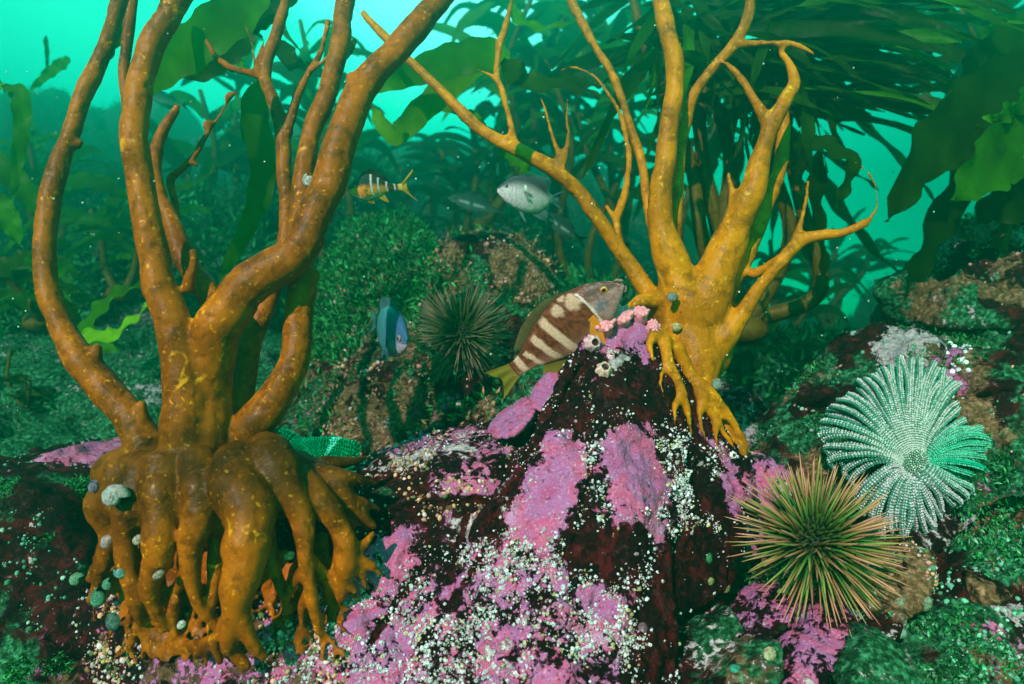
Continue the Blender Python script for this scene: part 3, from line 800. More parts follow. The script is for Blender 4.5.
def crust(R, cnt, r0, r1, cols, label, cat, thr=0.0, seed=3, region=None):
    """Small cones and knobs of crusting life scattered in clumps on a rock."""
    root, V, N, px, py, m = R
    d = sstep(0.0, 0.3, fbm(V, 15, 3, seed) - thr) * (0.2 + sstep(-0.1, 0.3, fbm(V, 50, 2, seed + 1)))
    d[(N[:, 1] > 0.2)] = 0
    if region is not None: d = d * in_poly(px, py, region, 8)
    idx = NPR.choice(len(V), cnt, p=d / d.sum()); c = V[idx] + NPR.normal(0, r0, (cnt, 3)); nn = N[idx]
    a = np.cross(nn, NPR.normal(0, 1, (cnt, 3))); a /= np.linalg.norm(a, axis=1)[:, None]; b = np.cross(nn, a)
    r = (r0 + (r1 - r0) * NPR.rand(cnt) ** 3)[:, None]; k = 6; st = NPR.uniform(0.6, 1.5, (cnt, 1)); rings = []
    for rr, hh in ((1.0, -0.4), (0.8, 0.5), (0.3, 0.85)):
        for j in range(k):
            th = 2 * math.pi * j / k; rings.append(c + (a * math.cos(th) * st + b * math.sin(th)) * r * rr + nn * r * hh)
    VV = np.stack(rings, 1); CC = np.repeat((np.asarray(cols)[NPR.randint(0, len(cols), cnt)] * NPR.uniform(0.5, 1.15, (cnt, 1)))[:, None, :], 3 * k, 1)
    quads = [(g * k + j, g * k + (j + 1) % k, (g + 1) * k + (j + 1) % k, (g + 1) * k + j) for g in range(2) for j in range(k)] + [(12, 13, 14, 15), (15, 16, 17, 12)]
    q = np.array(quads)[None] + (np.arange(cnt) * 3 * k)[:, None, None]
    tag(build("crusting_life", VV.reshape(-1, 3), q.reshape(-1, 4), M_TINT, smooth=True, cols={'tint': CC.reshape(-1, 3)}), label, cat, kind='stuff')
TEALS = [(0.12, 0.38, 0.28), (0.32, 0.50, 0.42), (0.08, 0.35, 0.22), (0.05, 0.22, 0.10)]
WARM = [(0.62, 0.28, 0.22), (0.60, 0.34, 0.18), (0.6, 0.4, 0.4), (0.2, 0.1, 0.05), (0.08, 0.14, 0.05)]
crust(R_right, 2400, 0.0012, 0.005, TEALS + WARM[:2], 'small pale teal crusts and knobs on the right reef wall', 'crusting animals')
crust(R_right, 260, 0.0025, 0.0055, [(0.85, 0.85, 0.9)], 'cluster of bright white barnacles above the right side of the large sea star', 'barnacles', thr=-0.5, region=[(950, 345), (968, 340), (972, 380), (955, 395)])
crust(R_lfalloff, 1700, 0.001, 0.004, TEALS, 'pale flecks of crust on the darkened bottom left boulder', 'crusting animals', thr=0.05)
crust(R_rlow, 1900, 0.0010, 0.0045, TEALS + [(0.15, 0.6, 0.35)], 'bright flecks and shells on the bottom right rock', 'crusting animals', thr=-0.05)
crust(R_urch, 1500, 0.001, 0.004, WARM + TEALS[:2], 'brown and cream crusts on the knobbly rock', 'crusting animals')
crust(R_mound, 6500, 0.002, 0.006, WARM + [(0.55, 0.28, 0.22), (0.03, 0.12, 0.05)], 'tan and pink crusts over the reef mound', 'crusting animals', thr=-0.1)
crust(R_gap, 900, 0.001, 0.004, WARM + TEALS, 'mixed crusts on the pink rock behind the front urchin', 'crusting animals')
crust(R_left, 3200, 0.001, 0.0045, WARM + [(0.5, 0.35, 0.12), (0.6, 0.5, 0.5)], 'cream and ochre crusts among the roots on the low ledge', 'crusting animals', thr=-0.2, region=[(90, 570), (340, 570), (340, 690), (90, 690)])
crust(R_left, 900, 0.001, 0.004, WARM, 'yellowish crusts on the shaded shelf of the low ledge', 'crusting animals', region=[(360, 440), (520, 430), (510, 530), (370, 530)])

_near = {}
def nearest_on(R, px, py):
    root, V, N, vx, vy, m = R
    if root.name not in _near:
        k = np.nonzero(N[:, 1] < 0.05)[0]; _near[root.name] = (V[k], N[k], vx[k], vy[k])
    V, N, vx, vy = _near[root.name]
    d = np.abs(vx - px) + np.abs(vy - py) + V[:, 1] * 14
    i = int(np.argmin(d)); return V[i], N[i]

def barnacle_big(px, py, R, r, c1, label, cat='barnacle', h=0.9, seed=0):
    """A single large acorn barnacle: ridged cone with a dark opening and two closing plates."""
    p, nn = nearest_on(R, px, py)
    root = empty("acorn_barnacle", p); tag(root, label, cat, 'large barnacles on the boulders')
    z = Vector(nn); M = z.to_track_quat('Z', 'Y').to_matrix()
    rr = random.Random(seed); k = 28; prof = ((1.12, -0.3), (1.0, 0.12), (0.82, 0.5), (0.60, h), (0.50, h * 1.02), (0.42, h * 0.75), (0.36, h * 0.45))
    V = []; C = []
    for i, (a, b) in enumerate(prof):
        for j in range(k):
            th = 2 * math.pi * j / k; rd = 1 + (0.09 * math.sin(th * 7 + seed) + 0.05 * math.sin(th * 13)) * (i < 5)
            v = M @ Vector((math.cos(th) * a * rd * r, math.sin(th) * a * rd * r, b * r * (1 + 0.06 * math.sin(3 * th + seed)))); V.append(v)
            g = 1 - 0.25 * (math.sin(th * 7 + seed) < -0.3)
            C.append([x * g * (1 if i < 5 else 0.18) for x in c1])
    Fc = [(i * k + j, i * k + (j + 1) % k, (i + 1) * k + (j + 1) % k, (i + 1) * k + j) for i in range(len(prof) - 1) for j in range(k)]
    build("shell_wall", np.array(V), Fc, M_SHELL, root, cols={'tint': C}, local=True)
    G = Geo()
    for s in (-1, 1):
        G.add([M @ Vector(v) * r for v in ((0, -0.36, h * .45), (0, 0.36, h * .45), (s * 0.34, 0.2, h * .42), (s * 0.34, -0.2, h * .42), (s * 0.05, 0, h * 0.72))],
              [(0, 1, 4), (1, 2, 4), (2, 3, 4), (3, 0, 4)], (0.05, 0.03, 0.035))
    G.build("opercular_plate", M_SHELL, root, local=True, smooth=False)
for i, (px, py, R, r, c, lab) in enumerate((
        (592, 344, R_front, 0.012, (0.70, 0.40, 0.42), 'pinkish white barnacle on the upper left slope of the pointed boulder'),
        (604, 370, R_front, 0.012, (0.68, 0.42, 0.36), 'peach barnacle with a dark open mouth below the boulder summit'),
        (612, 357, R_front, 0.006, (0.75, 0.42, 0.5), 'tiny pink barnacle just above the dark mouthed barnacle'),
        (531, 424, R_left, 0.019, (0.62, 0.46, 0.34), 'fat lumpy tan barnacle wedged in the crack beside the pink plates'),
        (738, 436, R_front, 0.007, (0.75, 0.6, 0.5), 'small pale barnacle below the amber kelp foot'),
        (733, 455, R_front, 0.006, (0.75, 0.68, 0.66), 'small white barnacle on the pink right edge of the pointed boulder'),
        (352, 476, R_left, 0.008, (0.74, 0.6, 0.62), 'pale barnacle beside the yellow root tips at the left ledge'))):
    barnacle_big(px, py, R, r, c, lab, seed=i * 3 + 1)

def anemone(px, py, r, label, seed):
    p, nn = nearest_on(R_front, px, py)
    root = empty("sea_anemone", p); tag(root, label, 'anemone', 'pink anemones on the boulder summit')
    z = (Vector(nn) + Vector((0, -0.3, 0.5))).normalized(); M = z.to_track_quat('Z', 'Y').to_matrix(); rr = random.Random(seed)
    V, Fc = tube(np.array([(0, 0, -0.3 * r), (0, 0, 0.2 * r), (0, 0, 0.5 * r)]), np.array((0.7, 0.6, 0.75)) * r, 14)
    build("column", np.array([M @ Vector(v) for v in V]), Fc, M_TINT, root, cols={'tint': np.tile((0.7, 0.22, 0.3), (len(V), 1))}, local=True)
    for k in range(26):
        a = k * 2.4; q = math.sqrt((k + 0.5) / 26)
        d = Vector((math.cos(a) * q, math.sin(a) * q, 1.0 - 0.5 * q)); b0 = Vector((math.cos(a) * q * 0.6, math.sin(a) * q * 0.6, 0.5))
        C = np.array([M @ (b0 + d * (t * 0.26)) for t in (0, .3, .65, 1)]) * r
        V, Fc = tube(C, np.array((0.19, 0.20, 0.17, 0.09)) * r, 6)
        t = np.clip(np.repeat((0, .3, .65, 1), 6), 0, 1); t = np.append(t, (0, 1))[:, None]
        build("tentacle", V, Fc, M_TINT, root, cols={'tint': (1 - t) * np.array((0.8, 0.22, 0.32)) + t * np.array((0.72, 0.26, 0.30))}, local=True)
for i, (px, py, r, lab) in enumerate(((603, 328, 0.024, 'leftmost pink anemone of the row on the boulder summit'), (619, 322, 0.026, 'second pink anemone from the left on the boulder summit'),
        (638, 318, 0.019, 'peach pink anemone on the very top of the pointed boulder'), (652, 329, 0.016, 'tall narrow pink anemone on the right of the summit'))):
    anemone(px, py, r, lab, i)

# ------------------------------------------------------------------ kelp stipes and holdfasts
STEM = [1.0]
def spline(pts, Y=None):
    """pts: (px, py, Y, r_px) -> centre line and radii in metres."""
    C = np.array([P(a, b, y) for a, b, y, r in pts]); R = np.array([[r * y / F] for a, b, y, r in pts])
    L = np.sum(np.linalg.norm(np.diff(C, axis=0), axis=1)); n = max(6, int(L / 0.012))
    q = catmull(np.hstack([C, R]), n)
    o_ = q[:, :3] + 3.7
    kn = 1.0 if STEM[0] == 1.0 else 0.3
    q[:, 3] *= 1 + kn * (0.18 * vnoise(o_ * 28, 51) + 0.10 * vnoise(o_ * 70, 52))
    for c_ in range(3): q[1:-1, c_] += (q[:, 3] * (0.12 + 0.14 * kn) * vnoise(o_ * 22, 60 + c_))[1:-1]
    return q[:, :3], np.maximum(q[:, 3] * 0.92 * STEM[0], 0.0012)

def organic(name, loc, parts, voxel, mat, label, cat, group=None, sm=3, blobs=(), lump=0.0016, tintf=None):
    """Tubes joined into one smooth body, then cut back into one mesh for each named part."""
    G = Geo(); S = []; lab = []
    for i, (nm, tubes) in enumerate(parts):
        STEM[0] = 1.0 if nm == 'holdfast' else 0.86
        for t in tubes:
            if t[0] == 'blob':
                _, c, r = t; V, Fc = sphere(c, r, 20, 14); G.add(V, Fc)
                S.append(np.array([[*c, min(r) * 0.9]])); lab.append(np.full(1, i)); continue
            C, R = spline(t); V, Fc = tube(C, R, 14); G.add(V, Fc)
            S.append(np.column_stack([C, R])); lab.append(np.full(len(C), i))
    S = np.vstack(S); lab = np.concatenate(lab)
    V, Fc = G.arr(); V, Q = remesh(V, Fc, voxel); V = smooth_v(V, Q, sm)
    N = normals_v(V, Q)
    V = V + N * (lump * 0.8 * fbm(V, 34, 3, 5) + lump * 1.2 * fbm(V, 11, 2, 9) - lump * 0.8 * sstep(0.3, 0.5, fbm(V, 60, 2, 19)))[:, None]
    N = normals_v(V, Q)
    own = np.empty(len(V), dtype=np.int32)
    for a in range(0, len(V), 6000):
        d = np.linalg.norm(V[a:a + 6000, None, :] - S[None, :, :3], axis=2) - S[None, :, 3]
        own[a:a + 6000] = lab[np.argmin(d, axis=1)]
    T = np.ones((len(V), 4))
    if tintf: T = tintf(V, N)
    root = empty(name, loc); tag(root, label, cat, group)
    fo = own[Q[:, 0]]
    for i, (nm, tubes) in enumerate(parts):
        q = Q[fo == i]
        if not len(q): continue
        u, inv = np.unique(q, return_inverse=True); q2 = inv.reshape(q.shape)
        o = build(nm, V[u], q2, mat, root, cols={'tint': T[u]})
        try: o.data.normals_split_custom_set_from_vertices([tuple(x) for x in N[u].tolist()])
        except Exception: pass
    return root

def hold_tint(V, N):
    """Darker olive tint on the crown of the holdfast."""
    T = np.ones((len(V), 4)); py = 342 - F * V[:, 2] / V[:, 1]
    w = sstep(560, 470, py) * sstep(405, 440, py) * (0.65 + 0.35 * sstep(-0.4, 0.3, fbm(V, 14, 3, 3)))
    T[:, :3] = 1 - w[:, None] * np.array((0.74, 0.62, 0.35))
    return T

def root_tree(x, y, Y, r, ang, rr, out, level=0):
    L = (r * rr.uniform(2.6, 4.2) + 6) * (1.0 if level else 1.15)
    a = math.radians(ang); x1, y1 = x + math.cos(a) * L * .5, y + math.sin(a) * L * .5
    a2 = a + rr.uniform(-.35, .35); x2, y2 = x1 + math.cos(a2) * L * .5, y1 + math.sin(a2) * L * .5
    def dep(px_, py_):
        p_, n_ = nearest_on(R_left, px_, py_); return min(p_[1] - 0.010, 0.95)
    k = min(1.0, 0.35 + 0.3 * level)
    Y1 = Y * (1 - k * .5) + dep(x1, y1) * k * .5; Y2 = Y * (1 - k) + dep(x2, y2) * k
    out.append([(x, y, Y, r), (x1, y1, Y1, r * .86), (x2, y2, Y2, r * .72)])
    if r > 3.2 and level < 4:
        for s_ in ((-1, 1) if rr.random() < .75 else (-1, 0, 1)):
            if 96 < x2 < 352 and y2 < 655: root_tree(x2, y2, Y2, r * rr.uniform(.55, .74), max(20, min(165, math.degrees(a2) + s_ * rr.uniform(18, 42))), rr, out, level + 1)

def fingers(x, y, Y, r, ang, n, length, seed):
    """Forked root branches fanning from a root end."""
    rr = random.Random(seed); out = []
    for k in range(n):
        a = math.radians(ang + (k - (n - 1) / 2) * rr.uniform(20, 34)); L = length * rr.uniform(0.7, 1.25)
        x1, y1 = x + math.cos(a) * L * 0.5, y + math.sin(a) * L * 0.5
        a2 = a + rr.uniform(-0.5, 0.5); x2, y2 = x1 + math.cos(a2) * L * 0.5, y1 + math.sin(a2) * L * 0.5
        out.append([(x, y, Y, r * 0.8), (x1, y1, Y - 0.005, r * 0.62), (x2, y2, Y + 0.012, r * 0.4)])
    return out

hold = [('blob', P(190, 468, 0.90), (0.112, 0.068, 0.040)), ('blob', P(140, 472, 0.88), (0.058, 0.050, 0.036)), ('blob', P(245, 470, 0.88), (0.066, 0.055, 0.036)), ('blob', P(190, 510, 0.92), (0.088, 0.05, 0.05)), ('blob', P(165, 494, 0.862), (0.082, 0.054, 0.046)), ('blob', P(225, 498, 0.858), (0.080, 0.056, 0.048)), ('blob', P(120, 495, 0.885), (0.032, 0.035, 0.040)), ('blob', P(280, 490, 0.885), (0.040, 0.040, 0.038)),
        ('blob', P(296, 486, 0.98), (0.046, 0.05, 0.036)),
        [(122, 478, .87, 20), (105, 508, .86, 17), (107, 540, .86, 11), (100, 570, .87, 9), (90, 602, .88, 5)],
        [(146, 466, .86, 20), (129, 500, .83, 17), (125, 545, .83, 12), (134, 590, .83, 9), (140, 625, .84, 5)],
        [(165, 458, .84, 26), (161, 505, .81, 21), (157, 550, .81, 16), (150, 592, .82, 9), (163, 632, .83, 5)],
        [(197, 458, .84, 24), (196, 505, .80, 19), (190, 550, .80, 14), (193, 588, .81, 8), (205, 620, .82, 5)],
        [(235, 460, .84, 30), (245, 505, .79, 27), (244, 560, .77, 23), (238, 605, .77, 18), (228, 650, .79, 8)], [(241, 612, .77, 12), (250, 640, .78, 8), (264, 658, .79, 5)],
        [(262, 455, .85, 26), (285, 488, .82, 20), (303, 530, .81, 13), (308, 580, .81, 9), (319, 636, .82, 4)], [(307, 565, .81, 8), (290, 590, .82, 5), (284, 615, .83, 3)],
        [(272, 464, .88, 22), (312, 486, .85, 16), (335, 518, .84, 13), (346, 556, .84, 13), (340, 600, .85, 6)],
        [(344, 548, .84, 9), (362, 546, .85, 6), (374, 532, .86, 3)], [(346, 560, .84, 8), (362, 572, .85, 5), (366, 588, .86, 3)], [(344, 575, .84, 7), (356, 592, .85, 4)],
        [(288, 468, .90, 18), (330, 478, .87, 13), (350, 502, .87, 9), (374, 528, .89, 5)], [(325, 472, .87, 10), (352, 478, .87, 8), (378, 484, .90, 4)], [(322, 462, .89, 9), (350, 462, .91, 6), (368, 456, .93, 3)], [(352, 500, .87, 7), (366, 502, .88, 5), (380, 510, .9, 3)], [(345, 556, .84, 8), (368, 562, .85, 6), (382, 575, .86, 3)],
        [(262, 500, .86, 12), (272, 560, .84, 8), (290, 612, .83, 5)], [(215, 520, .84, 12), (216, 575, .83, 8), (208, 618, .83, 5)]]
rr_ = random.Random(77)
for (x_, y_, Y_, r_, a_) in ((104, 545, .865, 7, 115), (124, 560, .83, 7, 80), (152, 575, .82, 8, 110), (155, 570, .82, 7, 70), (190, 560, .80, 8, 110), (192, 570, .81, 7, 70), (240, 600, .77, 8, 130),
        (272, 560, .84, 7, 80), (305, 550, .81, 7, 50), (340, 540, .84, 7, 100), (330, 500, .85, 7, 40), (216, 575, .83, 7, 95), (262, 540, .85, 7, 70), (118, 530, .85, 6, 90), (103, 560, .87, 6, 100), (140, 600, .84, 6, 60), (175, 600, .83, 6, 100), (228, 640, .79, 7, 60), (238, 625, .78, 7, 150), (308, 590, .81, 6, 110), (315, 610, .82, 5, 60), (345, 585, .85, 6, 120), (205, 610, .82, 6, 60)):
    root_tree(x_, y_, Y_, r_, a_, rr_, hold)
for k in range(70):
    x0 = rr_.uniform(105, 330); y0 = 548 + rr_.uniform(-20, 40)
    pts = []
    x, y = x0, y0
    for j in range(4):
        p_, n_ = nearest_on(R_left, x, y); pts.append((x, y, min(p_[1], 0.93) - 0.014, rr_.uniform(4.5, 8.0) * (1 - j * 0.22)))
        x += rr_.uniform(-9, 9) + (x0 - 210) * 0.03; y += rr_.uniform(12, 20)
    hold.append(pts)
KELP_L = organic("kelp_plant", P(190, 600, 0.9), [
    ("holdfast", hold),
    ("stipe", [[(150, 450, .88, 26), (128, 415, .89, 20), (104, 385, .90, 19), (84, 360, .90, 18), (60, 325, .91, 15), (47, 275, .92, 13), (47, 225, .93, 12), (60, 165, .95, 12), (80, 105, .97, 11), (101, 52, .99, 11), (118, 5, 1.01, 10), (130, -50, 1.03, 9)],
               [(94, 366, .90, 11), (97, 346, .90, 6)], [(140, 425, .885, 14), (141, 402, .88, 6)], [(76, 146, .96, 7), (82, 141, .96, 3)]]),
    ("stipe", [[(188, 460, .86, 34), (184, 410, .85, 30), (178, 355, .85, 25), (165, 300, .85, 21), (149, 240, .85, 18.5), (139, 185, .85, 17.5), (133, 130, .85, 17), (138, 88, .86, 16), (153, 42, .87, 15), (178, 0, .88, 15), (205, -50, .90, 13)],
               [(188, 290, .86, 9), (193, 262, .85, 6), (193, 250, .85, 5)]]),
    ("stipe", [[(200, 440, .87, 36), (203, 385, .87, 35), (216, 335, .86, 31), (240, 295, .86, 28), (275, 268, .86, 25), (305, 240, .86, 23), (324, 200, .87, 22), (340, 150, .88, 21), (356, 100, .89, 20), (374, 72, .90, 19), (405, 40, .91, 17), (438, 2, .93, 14), (470, -45, .95, 12)],
               [(362, 88, .89, 15), (350, 74, .89, 8)]]),
    ("stipe", [[(228, 320, .90, 18), (205, 290, .92, 16), (188, 262, .93, 14), (170, 222, .94, 13), (158, 192, .95, 10), (154, 165, .96, 8), (162, 135, .96, 7), (178, 106, .96, 4.5)]]),
    ("stipe", [[(178, 235, .96, 6), (174, 200, .98, 5), (170, 180, .99, 5), (182, 168, 1.0, 4.5), (195, 155, 1.0, 3.5), (208, 132, 1.01, 3.5), (220, 114, 1.02, 2.5), (230, 97, 1.02, 2.0)],
               [(209, 130, 1.01, 4), (206, 124, 1.01, 6), (212, 121, 1.01, 3)], [(226, 104, 1.02, 2.5), (229, 96, 1.02, 6), (237, 93, 1.02, 2)], [(190, 160, 1.0, 4), (198, 166, 1.0, 2.5)]]),
    ("stipe", [[(228, 445, .94, 20), (240, 405, .96, 17), (250, 350, .98, 14), (268, 300, 1.0, 12), (282, 255, 1.01, 10), (286, 200, 1.03, 9.5), (284, 150, 1.04, 9.5), (278, 112, 1.05, 8.5), (266, 78, 1.06, 8), (272, 45, 1.07, 7.5), (285, 5, 1.08, 7), (295, -40, 1.1, 6)],
               [(287, 135, 1.04, 7), (298, 95, 1.05, 5), (308, 75, 1.06, 5), (320, 55, 1.07, 4), (328, 20, 1.08, 4)], [(308, 72, 1.06, 4), (318, 66, 1.06, 3), (330, 55, 1.06, 3)],
               [(268, 78, 1.06, 6), (250, 72, 1.07, 5), (232, 68, 1.08, 5), (215, 56, 1.09, 4), (206, 40, 1.1, 3)], [(256, 70, 1.06, 3), (252, 45, 1.08, 2), (245, 25, 1.1, 2)], [(258, 60, 1.06, 3), (264, 40, 1.08, 2)]]),
    ("stipe", [[(288, 262, .92, 16), (300, 225, .93, 15), (302, 185, .95, 14), (310, 140, .96, 13.5), (326, 95, .98, 13), (338, 55, .99, 12.5), (345, 15, 1.0, 12), (350, -40, 1.02, 11)]]),
    ("stipe", [[(225, 455, .90, 26), (250, 432, .89, 25), (276, 398, .89, 22), (292, 360, .89, 19), (297, 315, .90, 18), (302, 285, .90, 17), (300, 255, .89, 14)],
               [(295, 368, .89, 10), (306, 362, .89, 6)], [(303, 288, .90, 12), (316, 272, .90, 6)]]),
    ("stipe", [[(215, 430, .95, 18), (232, 385, .98, 16), (246, 335, 1.0, 15), (268, 290, 1.0, 12), (285, 262, .98, 10)]]),
    ("stipe", [[(158, 300, .93, 8), (148, 200, 1.02, 8), (130, 120, 1.05, 7), (123, 75, 1.06, 7), (127, 40, 1.06, 7), (133, 0, 1.07, 7), (140, -40, 1.08, 6)]]),
    ], 0.0028, M_KELP_L, 'orange brown branching kelp on the left with thick stipes and a big root mass', 'kelp', sm=3, tintf=hold_tint)

base_r = [('blob', P(690, 318, 1.16), (0.058, 0.045, 0.05)), ('blob', P(706, 352, 1.16), (0.045, 0.04, 0.05)),
    [(690, 340, 1.15, 30), (697, 372, 1.13, 24), (706, 402, 1.10, 14), (722, 425, 1.07, 9), (742, 450, 1.05, 6)],
    [(672, 330, 1.15, 20), (660, 345, 1.13, 13), (668, 385, 1.10, 9), (684, 410, 1.07, 7), (690, 440, 1.03, 4)],
    [(690, 360, 1.14, 16), (700, 400, 1.10, 12), (718, 420, 1.08, 9), (728, 440, 1.06, 5)],
    [(655, 300, 1.15, 10), (640, 300, 1.14, 8), (628, 308, 1.14, 5)], [(712, 400, 1.10, 8), (735, 430, 1.08, 6), (748, 455, 1.06, 3)],
    [(685, 375, 1.12, 10), (676, 400, 1.08, 6), (672, 425, 1.06, 4)]]
def on_front(pts):
    return [(x, y, nearest_on(R_front, x, y)[0][1] - 0.006, w) for x, y, w in pts]
for q_ in ([(664, 338, 9), (668, 362, 7), (680, 388, 6), (688, 414, 4), (692, 436, 2.5)], [(676, 345, 10), (688, 372, 8), (702, 398, 7), (718, 424, 5), (734, 448, 3)],
           [(668, 360, 5), (660, 380, 4), (664, 398, 2.5)], [(682, 390, 5), (674, 408, 4), (676, 430, 2.5)], [(702, 398, 5), (700, 420, 4), (706, 442, 2.5)],
           [(716, 420, 5), (716, 440, 3.5), (722, 458, 2.2)], [(690, 375, 6), (712, 395, 6), (735, 425, 5), (748, 450, 3)], [(655, 330, 8), (648, 346, 5), (654, 362, 3)]):
    base_r.append(on_front(q_))
base_r += fingers(712, 415, 1.08, 7, 70, 4, 40, 3) + fingers(690, 415, 1.07, 6, 85, 3, 34, 4) + fingers(742, 448, 1.05, 5, 80, 2, 20, 9)
KELP_R = organic("kelp_plant", P(700, 400, 1.14), [
    ("holdfast", base_r),
    ("stipe", [[(690, 315, 1.15, 34), (676, 275, 1.15, 25), (664, 235, 1.15, 18), (661, 190, 1.15, 14.5), (668, 135, 1.15, 13), (676, 80, 1.15, 12), (668, 30, 1.15, 12), (662, -5, 1.16, 11), (650, -50, 1.17, 10)]]),
    ("stipe", [[(672, 262, 1.19, 12), (676, 205, 1.20, 9), (681, 150, 1.20, 8), (690, 105, 1.19, 8), (706, 76, 1.18, 8), (736, 42, 1.17, 7.5), (748, 15, 1.17, 7), (752, -30, 1.18, 6)],
               [(735, 45, 1.17, 6), (760, 43, 1.16, 4.5), (790, 44, 1.15, 4.5), (808, 50, 1.14, 3.5), (817, 57, 1.14, 1.5)]]),
    ("stipe", [[(700, 315, 1.15, 34), (718, 268, 1.14, 26), (736, 228, 1.13, 21), (748, 195, 1.12, 18), (758, 165, 1.12, 14), (766, 140, 1.12, 11), (776, 118, 1.12, 10), (786, 100, 1.12, 9), (795, 84, 1.13, 8), (792, 68, 1.14, 6), (780, 50, 1.16, 4)],
               [(770, 128, 1.12, 9), (758, 105, 1.13, 6.5), (746, 86, 1.14, 5.5), (735, 72, 1.15, 5), (724, 62, 1.16, 4)], [(735, 215, 1.12, 9), (731, 190, 1.12, 4), (728, 171, 1.12, 3)]]),
    ("stipe", [[(712, 330, 1.16, 24), (728, 285, 1.16, 16), (748, 250, 1.17, 13), (760, 218, 1.18, 11), (772, 190, 1.19, 10), (780, 165, 1.20, 9), (783, 135, 1.21, 8), (782, 110, 1.22, 7)]]),
    ("stipe", [[(706, 352, 1.14, 28), (728, 335, 1.13, 16), (746, 312, 1.12, 11), (762, 285, 1.11, 9), (780, 262, 1.10, 9), (802, 241, 1.10, 9), (822, 236, 1.09, 8), (845, 231, 1.08, 7), (867, 222, 1.07, 7)],
               [(866, 224, 1.07, 5), (876, 210, 1.07, 3), (877, 192, 1.07, 2.4), (868, 172, 1.08, 2), (852, 160, 1.09, 1.6)],
               [(790, 252, 1.10, 7), (800, 225, 1.10, 5), (806, 200, 1.11, 4), (808, 180, 1.12, 3)], [(752, 275, 1.15, 8), (768, 267, 1.13, 7), (785, 255, 1.11, 7)]]),
    ("stipe", [[(672, 320, 1.17, 20), (648, 292, 1.18, 12), (626, 258, 1.19, 11), (600, 222, 1.19, 10.5), (576, 190, 1.19, 10.5), (550, 168, 1.19, 10.5), (520, 150, 1.19, 10), (494, 138, 1.20, 9), (468, 118, 1.21, 8), (442, 92, 1.22, 7), (418, 68, 1.23, 6), (392, 44, 1.24, 6), (362, 12, 1.26, 5)],
               [(516, 148, 1.19, 7), (509, 118, 1.20, 5), (502, 90, 1.20, 5), (496, 70, 1.21, 5), (502, 40, 1.22, 5), (512, 0, 1.24, 4)],
               [(500, 84, 1.20, 4), (488, 74, 1.20, 3), (478, 70, 1.21, 2)], [(498, 80, 1.21, 3), (496, 40, 1.22, 3), (498, 38, 1.22, 3)],
               [(566, 180, 1.18, 6), (560, 160, 1.18, 4.5), (552, 135, 1.18, 4), (546, 112, 1.19, 3.5), (540, 96, 1.19, 2)], [(563, 165, 1.18, 5), (568, 140, 1.18, 4), (567, 115, 1.19, 3), (568, 98, 1.19, 2)]]),
    ("stipe", [[(622, 250, 1.22, 7), (616, 225, 1.22, 6), (626, 190, 1.24, 5), (629, 155, 1.25, 4.5), (622, 120, 1.26, 4), (610, 96, 1.26, 3.5), (594, 76, 1.27, 3), (574, 67, 1.28, 2.5), (560, 70, 1.3, 2)], [(614, 218, 1.22, 4), (606, 205, 1.22, 3)]]),
    ("stipe", [[(660, 262, 1.22, 8), (648, 205, 1.24, 7), (641, 160, 1.26, 6.5), (628, 120, 1.28, 6), (614, 78, 1.30, 6), (594, 44, 1.32, 6), (574, 5, 1.34, 6), (560, -40, 1.36, 5)]]),
    ], 0.0042, M_KELP_R, 'amber yellow kelp with many forked stipes growing behind the pointed boulder', 'kelp', sm=4)
print("kelp done")

# ------------------------------------------------------------------ blades
def blade(name, pts, mat, parent=None, w=None, roll=0.0, twist=0.0, ruffle=0.006, nl=26, seed=0, raw=False, cup=0.15, shape=0.55):
    """pts: (px, py, Y) photo points or raw 3-D; w half width in metres, lance shaped, with waved edges."""
    C = catmull([p if raw else P(*p) for p in pts], nl)
    T = np.gradient(C, axis=0); T /= np.linalg.norm(T, axis=1)[:, None]
    view = np.array((0.0, -1.0, 0.15)); t = np.linspace(0, 1, nl)
    prof = np.clip(np.sin(np.pi * np.clip(t, 0, 1) ** shape), 0.0, 1) ** 0.6
    prof = np.maximum(prof, 0.06) * (1 - 0.96 * sstep(0.93, 1.0, t) )
    s = np.linspace(-1, 1, 7); V = []
    for i in range(nl):
        side = np.cross(T[i], view); side /= np.linalg.norm(side) + 1e-9
        nn = np.cross(side, T[i]); a = roll + twist * t[i]
        sd2 = side * math.cos(a) + nn * math.sin(a); n2 = np.cross(sd2, T[i])
        for q in s:
            rf = ruffle * abs(q) ** 2 * math.sin(i * 0.9 + (2.1 if q > 0 else 0) + seed) + cup * w * prof[i] * q * q
            V.append(C[i] + sd2 * w * prof[i] * q * (1 + 0.08 * math.sin(i * 1.7 + seed + q)) + n2 * rf)
    m = len(s)
    Fc = np.array([(i * m + j, i * m + j + 1, (i + 1) * m + j + 1, (i + 1) * m + j) for i in range(nl - 1) for j in range(m - 1)])
    return build(name, np.array(V), Fc, mat, parent)

